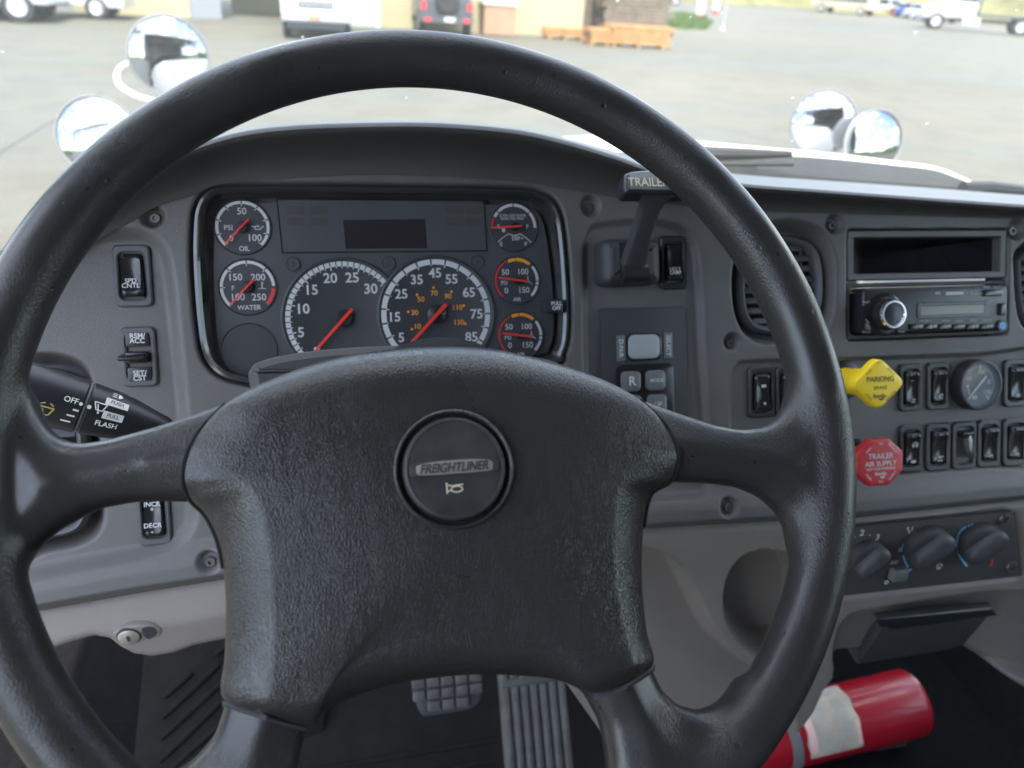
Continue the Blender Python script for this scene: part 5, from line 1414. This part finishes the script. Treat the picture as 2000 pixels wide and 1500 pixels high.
# ================================================================== THE YARD
def groundmat():
    m, nt, b = newmat('yard_paving')
    tc = N(nt, 'TexCoord')
    n1 = N(nt, 'TexNoise', Scale=.06, Detail=6.0, Roughness=.6); nt.links.new(tc.outputs['Object'], n1.inputs['Vector'])
    mp = N(nt, 'Mapping'); mp.inputs['Scale'].default_value = (.05, .22, 1); mp.inputs['Rotation'].default_value = (0, 0, R(-28)); nt.links.new(tc.outputs['Object'], mp.inputs['Vector'])
    n2 = N(nt, 'TexNoise', Scale=1.0, Detail=5.0, Roughness=.6); nt.links.new(mp.outputs['Vector'], n2.inputs['Vector'])
    n3 = N(nt, 'TexNoise', Scale=40.0, Detail=3.0); nt.links.new(tc.outputs['Object'], n3.inputs['Vector'])
    r1 = N(nt, 'ValToRGB'); e = r1.color_ramp.elements
    e[0].position = .35; e[0].color = (.082, .076, .055, 1); e[1].position = .65; e[1].color = (.112, .104, .077, 1); nt.links.new(n1.outputs['Fac'], r1.inputs['Fac'])
    r2 = N(nt, 'ValToRGB'); e = r2.color_ramp.elements
    e[0].position = .46; e[0].color = (0, 0, 0, 1); e[1].position = .58; e[1].color = (1, 1, 1, 1); nt.links.new(n2.outputs['Fac'], r2.inputs['Fac'])
    mx = N(nt, 'MixRGB'); mx.inputs['Color2'].default_value = (.088, .089, .073, 1)
    nt.links.new(r2.outputs['Color'], mx.inputs['Fac']); nt.links.new(r1.outputs['Color'], mx.inputs['Color1'])
    n4 = N(nt, 'TexNoise', Scale=.9, Detail=8.0, Roughness=.7); nt.links.new(tc.outputs['Object'], n4.inputs['Vector'])
    r4 = N(nt, 'ValToRGB'); e = r4.color_ramp.elements; e[0].position = .36; e[0].color = (.62, .62, .62, 1); e[1].position = .56; e[1].color = (1, 1, 1, 1); nt.links.new(n4.outputs['Fac'], r4.inputs['Fac'])
    m4 = N(nt, 'MixRGB', blend_type='MULTIPLY'); m4.inputs['Fac'].default_value = .55; nt.links.new(mx.outputs['Color'], m4.inputs['Color1']); nt.links.new(r4.outputs['Color'], m4.inputs['Color2']); mx = m4
    m2 = N(nt, 'MixRGB', blend_type='MULTIPLY'); m2.inputs['Fac'].default_value = .25
    nt.links.new(mx.outputs['Color'], m2.inputs['Color1']); nt.links.new(n3.outputs['Color'], m2.inputs['Color2'])
    nt.links.new(m2.outputs['Color'], b.inputs['Base Color']); b.inputs['Roughness'].default_value = .9
groundmat()
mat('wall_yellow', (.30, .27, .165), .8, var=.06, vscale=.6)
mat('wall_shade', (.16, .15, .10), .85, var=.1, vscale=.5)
mat('metal_sheet', (.36, .38, .40), .5, metal=.3)
mat('grey_panel', (.34, .36, .36), .7)
mat('glass_dark', (.03, .04, .05), .08)
mat('car_white', (.44, .45, .44), .3, coat=.4)
mat('car_dark', (.05, .055, .065), .35, coat=.4)
mat('car_blue', (.05, .10, .32), .35, coat=.4)
mat('car_beige', (.38, .33, .25), .5)
mat('car_red', (.30, .03, .03), .35)
mat('tyre', (.02, .02, .02), .85)
mat('alloy', (.5, .5, .5), .4, metal=.7)
mat('lamp_red', (.6, .03, .04), .3)
mat('lamp_amber', (.8, .35, .05), .3)
mat('lamp_clear', (.6, .6, .58), .2)
mat('wood_old', (.14, .108, .078), .85, var=.35, vscale=3, bump=.4, bscale=8)
mat('wood_new', (.30, .155, .055), .8, var=.3, vscale=3)
mat('crate_wood', (.33, .19, .12), .8, var=.15, vscale=2)
mat('grass', (.06, .10, .02), .95, var=.5, vscale=3)
mat('dry_bank', (.12, .115, .045), .95, var=.5, vscale=.15)
mat('tree_green', (.045, .085, .022), .9, var=.6, vscale=.25)
mat('orange_paint', (.65, .25, .08), .5)
gp = thing  # alias kept short
mb = MB(); mb.quad(W, [(-900, -900), (900, -900), (900, 900), (-900, 900)], 0); gr = mb.build('ground', 'yard_paving', None, smooth=0); gr['kind'] = 'structure'
# long crack
mb = MB(); q = [ground(*p) for p in [(-60, 335), (60, 262), (118, 228), (200, 180)]]; mb.tube(spline(np.array(q), 20, False), .012, 4); ck = mb.build('expansion_joint', 'soft_black', gr)
# ---- building
YW = float(ground(1100, 72)[1])
def bx_(px): return float(hit(px, 40, np.array([0, YW, 0]), np.array([0, 1.0, 0]))[0])
bl = thing('warehouse', (bx_(700), YW, 0), 'pale yellow warehouse with a shaded open bay across the yard', 'building')
def wall(px0, px1, y, d, m, name='wall', h=5.5):
    a, b = bx_(px0), bx_(px1); mb = MB(); mb.box(W, ((a+b)/2, y+d/2, h/2), (b-a, d, h)); return mb.build(name, m, bl)
wall(150, 374, YW, .25, 'wall_yellow'); wall(736, 1131, YW, .25, 'wall_yellow')
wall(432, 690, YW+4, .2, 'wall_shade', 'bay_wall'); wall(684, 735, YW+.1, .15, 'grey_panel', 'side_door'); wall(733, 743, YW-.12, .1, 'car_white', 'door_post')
a, b = bx_(1131), bx_(1131)+.25; mb = MB(); mb.box(W, ((a+b)/2, YW+8.26, 2.75), (.25, 16, 5.5)); mb.build('side_wall', 'wall_yellow', bl)
a, b = bx_(372), bx_(434); n_ = 14; mb = MB()
P = [(a+(b-a)*i/(n_*2), YW+(.06 if (i//1) % 2 else 0)) for i in range(n_*2+1)]
mb.loft([[(x, y, 0) for x, y in P], [(x, y, 4.2) for x, y in P]], closed=False); mb.build('roll_door', 'metal_sheet', bl, smooth=0)
a, b = bx_(150), bx_(1131); mb = MB(); mb.box(W, ((a+b)/2, YW+4, 5.6), (b-a+.6, 9, .25)); mb.build('roof', 'metal_sheet', bl)
mb = MB(); mb.box(W, ((bx_(374)+bx_(690))/2, YW+4.3, 2.7), (.1, .1, .1)); 
# ---- vehicles
def vehicle(name, label, cat, loc, head, L, Wd, paint, body, cabin, wheels, wr, group=None, lamps=None, glass=True, extra=None, cabin_in=.12):
    """body/cabin: side outlines [(y forward, z)], head: heading angle of the front (0 = +Y)"""
    t = thing(name, loc, label, cat, group)
    fw_ = np.array([-math.sin(head), math.cos(head), 0]); rt_ = np.array([math.cos(head), math.sin(head), 0])
    f = Frame(loc, fw_, (0, 0, 1), rt_)          # x forward, y up, z right
    def hull(nm, P, w, m, b=.07, parent=t):
        P = ccw(P); mb = MB(); mb.loft([f.pts(inset(P, b), -w/2), f.pts(inset(P, b*.25), -w/2+b*.3), f.pts(P, -w/2+b), f.pts(P, w/2-b), f.pts(inset(P, b*.25), w/2-b*.3), f.pts(inset(P, b), w/2)], cap0=True, cap1=True)
        return mb.build(nm, m, parent)
    hull('body', body, Wd, paint)
    if cabin is not None:
        cb_ = hull('cabin', cabin, Wd-cabin_in, paint)
        if glass:
            c = np.array(cabin); cc_ = c.mean(0)
            I = ccw(cc_+(c-cc_)*np.array([.86, .68])+[0, .03])
            for sg in (-1, 1):
                mb = MB(); z = sg*(Wd-cabin_in)/2; mb.add(np.concatenate([f.pts(I, z-sg*.01), f.pts(I, z+sg*.008)]), [tuple(range(len(I)))[::-1], tuple(range(len(I), 2*len(I)))]); mb.build('side_window', 'glass_dark', cb_)
            # front and rear panes on the end slopes of the cabin
            for (p, q, nm) in ((cabin[0], cabin[1], 'rear_window'), (cabin[-1], cabin[-2], 'windshield')):
                p, q = np.array(p, float), np.array(q, float); d = q-p; nn = np.array([d[1], -d[0]]); nn /= np.linalg.norm(nn)
                if nn[0]*(p[0]-cc_[0]) < 0: nn = -nn
                a_, b_ = p+d*.16+nn*.012, p+d*.9+nn*.012; hw_ = (Wd-cabin_in)/2-.12
                mb = MB(); mb.add([f.p(a_[0], a_[1], -hw_), f.p(a_[0], a_[1], hw_), f.p(b_[0], b_[1], hw_*.95), f.p(b_[0], b_[1], -hw_*.95)], [(0, 1, 2, 3)]); mb.build(nm, 'glass_dark', cb_)
    for y in wheels:
        for sg in (-1, 1):
            wf = Frame(f.p(y, wr, sg*(Wd/2-.12)), f.ux, f.uy, f.uz*sg)
            mb = MB(); mb.lathe(wf, [(wr*.6, -.1), (wr*.95, -.1), (wr, -.06), (wr, .09), (wr*.94, .125), (wr*.6, .125)], 24, cap0=False, cap1=False); wl = mb.build('wheel', 'tyre', t)
            mb = MB(); mb.lathe(wf, [(wr*.62, .10), (wr*.58, .12), (wr*.3, .09), (wr*.2, .13), (.01, .13)], 20, cap0=False); mb.build('rim', 'alloy', wl)
    for (x, z, y, w_, h_, m, nm) in (lamps or []):
        mb = MB(); mb.box(f, (x, z, y), (.05, h_, w_)); mb.build(nm, m, t)
    if extra: extra(t, f)
    return t
S_BODY = [(-2.3, .35), (-2.32, .85), (-2.2, .98), (.9, .98), (2.1, .88), (2.3, .7), (2.28, .35)]
S_CAB = [(-2.0, .95), (-1.5, 1.5), (-.2, 1.56), (.3, 1.5), (1.15, .95)]
# white van facing us
def van_x(t, f):
    def b(nm, m, x, z, y, dx, dz, dy): mb = MB(); mb.box(f, (x, z, y), (dx, dz, dy)); mb.build(nm, m, t)
    b('grille', 'glass_dark', 2.61, .98, 0, .03, .2, 1.05); b('grille_bar', 'alloy', 2.63, .98, 0, .03, .05, 1.0); b('bumper', 'alloy', 2.66, .66, 0, .12, .2, 1.95)
    b('license_plate', 'crate_wood', 2.73, .62, 0.05, .02, .13, .34); b('valance', 'car_dark', 2.5, .42, 0, .1, .22, 1.7)
    for y in (-.78, .78): b('headlight', 'lamp_clear', 2.62, .98, y, .04, .2, .32); b('marker', 'lamp_amber', 2.6, .98, y*1.18, .03, .2, .08)
g0 = ground(620, 80)
vehicle('white_van', 'white van parked facing us in front of the shaded bay', 'van', (g0[0], g0[1]+2.7, 0), PI, 5.4, 2.0, 'car_white', [(-2.7, .4), (-2.75, 1.3), (-2.7, 2.05), (1.2, 2.05), (1.9, 1.35), (2.5, 1.22), (2.6, 1.1), (2.62, .5)], [(-2.6, 1.3), (-2.5, 2.12), (1.1, 2.12), (1.85, 1.32)], (-1.7, 1.75), .37, extra=van_x)
# dark jeep, rear towards us
def jeep_x(t, f):
    def b(nm, m, x, z, y, dx, dz, dy): mb = MB(); mb.box(f, (x, z, y), (dx, dz, dy)); return mb.build(nm, m, t)
    for y in (-.8, .8): b('tail_light', 'lamp_red', -2.02, .98, y, .08, .24, .16); b('bumper_light', 'lamp_red', -2.2, .56, y*.85, .06, .1, .22)
    b('bumper', 'car_dark', -2.12, .56, 0, .2, .2, 1.8); b('license_plate', 'car_white', -2.24, .58, .08, .02, .15, .36)
    wf = Frame(f.p(-2.03, 1.15, 0), f.uz, f.uy, -f.ux); mb = MB(); mb.lathe(wf, [(.25, 0), (.38, 0), (.41, .05), (.41, .2), (.36, .25), (.2, .25), (.02, .22)], 28, cap0=False); mb.build('spare_wheel', 'tyre', t)
    wf = Frame(f.p(-.6, 1.35, -1.02), f.uz, f.uy, -f.ux); mb = MB(); mb.slab(wf, rrect(0, 0, .2, .28, .05), 0, .1, .03); mb.build('door_mirror', 'car_white', t)
g0 = ground(873, 74)
vehicle('dark_jeep', 'dark off-road car seen from behind against the yellow wall', 'car', (g0[0], g0[1]+2.2, 0), 0, 4.2, 1.85, 'car_dark', [(-2.05, .5), (-2.05, 1.15), (1.9, 1.12), (2.1, .95), (2.1, .5)], [(-2.02, 1.1), (-1.9, 1.8), (.3, 1.8), (.75, 1.1)], (-1.35, 1.35), .42, extra=jeep_x)
# white box truck at far left
g0 = ground(72, 46)
def box_x(t, f):
    mb = MB(); mb.box(f, (-1.6, 1.9, 0), (5.0, 2.3, 2.3)); mb.build('cargo_box', 'car_white', t)
    mb = MB(); mb.box(f, (-1.6, .62, 0), (5.0, .16, 2.2)); mb.build('chassis', 'car_dark', t)
vehicle('box_truck', 'white truck at the top left corner standing side-on', 'truck', (g0[0]-3.1, g0[1]+1.0, 0), -PI/2, 7.5, 2.2, 'car_white', [(1.1, .55), (1.1, 1.4), (2.6, 1.35), (3.3, 1.2), (3.5, .9), (3.5, .5)], [(1.1, 1.3), (1.15, 2.3), (2.0, 2.25), (2.6, 1.3)], (-2.5, 2.7), .45, extra=box_x)
# pickup with orange panel
g0 = ground(150, 38)
def pick_x(t, f):
    mb = MB(); mb.box(f, (-1.35, .85, .97), (.5, .8, .06)); mb.build('orange_panel', 'orange_paint', t)
vehicle('white_pickup', 'small white pickup with an orange panel beside the box truck', 'pickup', (g0[0]-.9, g0[1]+1.2, 0), -PI/2, 4.8, 1.8, 'car_white', S_BODY, [(-.6, .95), (-.5, 1.6), (.5, 1.6), (1.2, .95)], (-1.5, 1.45), .35, extra=pick_x)
# crate by the wall
g0 = ground(975, 70); cr = thing('wooden_crate', (g0[0], g0[1]+.7, 0), 'pinkish wooden crate with a pale lid by the yellow wall', 'crate')
for k in range(6):
    mb = MB(); mb.box(W, (g0[0], g0[1], .12+k*.165), (1.2, .05, .15)); mb.build('board', 'crate_wood', cr)
mb = MB(); mb.box(W, (g0[0], g0[1]+.7, .52), (1.15, 1.3, 1.0)); mb.build('inner_box', 'crate_wood', cr); mb = MB(); mb.box(W, (g0[0], g0[1]+.65, 1.1), (1.3, 1.45, .12)); mb.build('lid', 'car_white', cr)
# lumber stacks
def stack(px, py, w, d, rows, m, label, ln=None, th=.16, head=0):
    g0 = ground(px, py); t = thing('lumber_stack', (g0[0], g0[1]+d/2, 0), label, 'lumber', 'stacks of lumber')
    f = Frame((g0[0], g0[1]+d/2, 0), (math.cos(head), math.sin(head), 0), (-math.sin(head), math.cos(head), 0), (0, 0, 1))
    for sx_ in (-.4, 0, .4): mb = MB(); mb.box(f, (sx_*w, 0, .05), (.12, d, .1)); mb.build('bearer', m, t)
    for j in range(rows):
        n_ = 4
        for i in range(n_):
            mb = MB(); mb.box(f, (random.uniform(-.12, .12), -d/2+d*(i+.5)/n_, .1+th*(j+.5)), (w*random.uniform(.88, 1.05), d/n_*.92, th*random.uniform(.7, .9))); mb.build('plank', m, t, smooth=0)
stack(1250, 94, 2.3, .9, 4, 'wood_new', 'fresh orange lumber stack nearest the yard', head=R(-6))
stack(1185, 90, 1.5, .8, 3, 'wood_new', 'low pile of orange lumber left of the nearest stack', head=R(4))
stack(1105, 78, 1.6, .7, 2, 'wood_new', 'lowest lumber pile against the warehouse corner')
stack(1242, 68, 3.2, 1.6, 13, 'wood_old', 'tall stack of weathered brown lumber beside the warehouse')
stack(1165, 58, 2.2, 1.8, 15, 'wood_old', 'dark tall lumber stack just behind the warehouse corner')
# grass patch and bollards
g0 = ground(1340, 45)
pts = [ground(x, y) for x, y in [(1300, 52), (1330, 58), (1380, 58), (1392, 44), (1376, 34), (1330, 26), (1300, 30)]]
mb = MB(); random.seed(5)
Pg = np.array([p[:2] for p in pts]); lo, hi = Pg.min(0), Pg.max(0); c_ = 0
gx_ = np.random.RandomState(2).uniform(lo, hi, (5000, 2)); gx_ = gx_[sdpoly(Pg, gx_[:, 0], gx_[:, 1]) < 0]
for x, y in gx_:
    a = random.uniform(0, PI); dx, dy = math.cos(a)*.09, math.sin(a)*.09; h = random.uniform(.12, .3)
    mb.add([(x-dx, y-dy, 0), (x+dx, y+dy, 0), (x+random.uniform(-.1, .1), y+random.uniform(-.1, .1), h)], [(0, 1, 2)])
mb.quad(W, [tuple(p[:2]) for p in pts][::-1], .004)
tag(mb.build('grass', 'grass', None, smooth=0), 'patch of green grass beside the lumber stacks', 'grass', kind='stuff')
for k, (x, y, h, lb) in enumerate([(1365, 36, 1.5, 'pale blue marker post nearer the grass patch'), (1396, 27, 1.5, 'pale blue marker post further right of the grass')]):
    g0 = ground(x, y); t = thing('marker_post', g0, lb, 'post', 'marker posts'); f = Frame(g0, (1, 0, 0), (0, 1, 0), (0, 0, 1))
    mb = MB(); mb.lathe(f, [(.26, .25), (.26, h+.2), (.2, h+.35), (.02, h+.4)], 20); mb.build('sleeve', 'post_blue' if 'post_blue' in M else 'car_white', t)
    mb = MB(); mb.lathe(f, [(.28, 0), (.28, .26)], 20); mb.build('base', 'car_red', t)
g0 = ground(1411, 58); t = thing('thin_pole', g0, 'thin bare grey pole right of the marker posts', 'pole'); mb = MB(); mb.tube([g0, g0+[0, 0, 4]], .035, 8); mb.build('shaft', 'metal_sheet', t)
mb = MB(); mb.lathe(Frame(g0, (1, 0, 0), (0, 1, 0), (0, 0, 1)), [(.16, 0), (.14, .05), (.04, .08)], 12); mb.build('foot', 'grey_panel', t)
# bank and far row of vehicles
def far(px, py): return ground(px, py)
bk = [far(1250, 2), far(1420, 12), far(1560, 18), far(1750, 34), far(1900, 46), far(2150, 70)]
mb = MB(); base_ = spline(np.array(bk), 60, False); bd = np.array([.45, .89, 0])
rows = []
for k, (dd, z) in enumerate([(6, 0.01), (9, .8), (14, 2.6), (24, 4.5), (60, 7), (140, 16)]):
    nz = np.array([math.sin(i*.9+k)*.3+math.sin(i*2.3+2*k)*.2 for i in range(60)])*min(1, k)
    q = base_+bd*dd; q[:, 2] = z+nz*z*.2; rows.append(q)
mb.loft(rows, closed=False); hl = mb.build('bank', 'dry_bank', None); hl['kind'] = 'structure'
def heading(p, q): d = np.array(q)-np.array(p); return math.atan2(-d[0], d[1])
rowdir = heading(far(1560, 22), far(1840, 48))
def place(px, py, off): return far(px, py)+bd*off
def rv_x(t, f):
    mb = MB(); mb.box(f, (-.3, 1.95, 0), (7.2, 2.1, 2.2)); mb.build('coach_box', 'car_beige', t); mb = MB(); mb.box(f, (-.3, 1.5, 1.12), (7.0, .35, .03)); mb.build('stripe', 'car_dark', t)
vehicle('motor_home', 'beige motor home at the left of the far parked row', 'motor home', place(1650, 27, 1.2), rowdir, 8, 2.2, 'car_beige', [(-4, .5), (-4, 1.0), (3.6, 1.0), (4.1, .9), (4.1, .5)], None, (-2.4, 2.6), .45, extra=rv_x)
GRP = 'vehicles parked in the far row'
PB = [(-2.8, .5), (-2.8, 1.05), (1.2, 1.1), (2.6, 1.02), (2.75, .5)]; PC = [(-.7, 1.05), (-.6, 1.85), (.7, 1.85), (1.4, 1.05)]
vehicle('parked_pickup', 'white pickup right of the motor home in the far row', 'pickup', place(1738, 30, 1.2), rowdir+PI*.9, 5.5, 1.95, 'car_white', PB, PC, (-1.7, 1.75), .42, GRP)
vehicle('parked_car', 'blue car in the middle of the far parked row', 'car', place(1792, 36, 1.0), rowdir+.3, 4.6, 1.85, 'car_blue', S_BODY, S_CAB, (-1.4, 1.4), .36, GRP)
vehicle('parked_car', 'white car just left of the flatbed truck', 'car', place(1822, 42, -1.0), rowdir+2.9, 4.6, 1.85, 'car_white', S_BODY, S_CAB, (-1.4, 1.4), .36, GRP)
vehicle('parked_car', 'dark red car at the left end of the far row', 'car', place(1572, 14, 2.0), rowdir+.2, 4.6, 1.85, 'car_red', S_BODY, S_CAB, (-1.4, 1.4), .36, GRP)
GX = [(1760, 32, 'white car right of the far pickup', 'car_white', 2.6), (1808, 39, 'silver car between the blue and the white car', 'metal_sheet', .4), (1775, 34, 'small red car beside the blue car', 'car_red', 2.8)]
for x_, y_, lb_, m_, hd_ in GX: vehicle('parked_car', lb_+' in the far row', 'car', place(x_, y_, .6), rowdir+hd_, 4.6, 1.85, m_, S_BODY, S_CAB, (-1.4, 1.4), .36, GRP)
g1 = far(1850, 58); fd = heading(far(2000, 70), far(1850, 58))
def flat_x(t, f):
    def b(nm, m, x, z, y, dx, dz, dy): mb = MB(); mb.box(f, (x, z, y), (dx, dz, dy)); mb.build(nm, m, t)
    b('deck', 'car_dark', -2.6, 1.25, 0, 6.4, .22, 2.4); b('headboard', 'car_dark', .55, 2.2, 0, .12, 1.9, 2.3); b('chassis', 'car_dark', -1, .85, 0, 9, .28, 1.0); b('fuel_tank', 'alloy', .9, .75, -1.0, 1.3, .5, .5); b('bumper', 'car_dark', 4.35, .7, 0, .25, .5, 2.3)
g1 = far(1925, 64)
vehicle('flatbed_truck', 'white cab flatbed truck at the right end of the far row', 'truck', g1+np.array([fd*0, .9, 0]), fd, 10, 2.5, 'car_white', [(.7, 1.0), (.7, 2.0), (2.7, 2.05), (4.1, 1.85), (4.6, 1.5), (4.6, .8)], [(.7, 1.9), (.72, 3.3), (2.0, 3.3), (2.65, 1.95)], (-4.2, -2.8, 3.5), .62, extra=flat_x)
g1 = far(1318, 11)
def tr_x(t, f):
    mb = MB(); mb.box(f, (0, 1.2, 0), (9, .3, 2.4)); mb.build('deck', 'grey_panel', t)
vehicle('trailer', 'trailer whose tyres show above the lumber stacks', 'trailer', g1+np.array([-3, 1, 0]), -PI/2, 9, 2.3, 'grey_panel', [(-4.4, .8), (-4.4, 1.1), (4.4, 1.1), (4.4, .8)], None, (1.6, 2.9), .5, extra=tr_x)
# wooded hills all round the yard, seen in the mirrors
mb = MB(); rs = np.random.RandomState(4); rows = []
n_ = 220; an = np.arange(n_)*2*PI/n_
prof = 22+10*np.sin(an*3+1)+7*np.sin(an*7)+3*np.sin(an*23)
for k, (r_, h_) in enumerate([(250, 0), (262, .35), (300, .75), (360, 1.0), (420, .6)]):
    j = rs.uniform(-2.5, 2.5, n_) if k else 0
    rows.append(np.stack([np.sin(an)*(r_+j), np.cos(an)*(r_+j), np.maximum(-1, prof*h_+(rs.uniform(-2, 3, n_) if k else -1))], 1))
mb.loft(rows[::-1]); hh_ = mb.build('wooded_hills', 'tree_green', None, smooth=0); hh_['kind'] = 'structure'
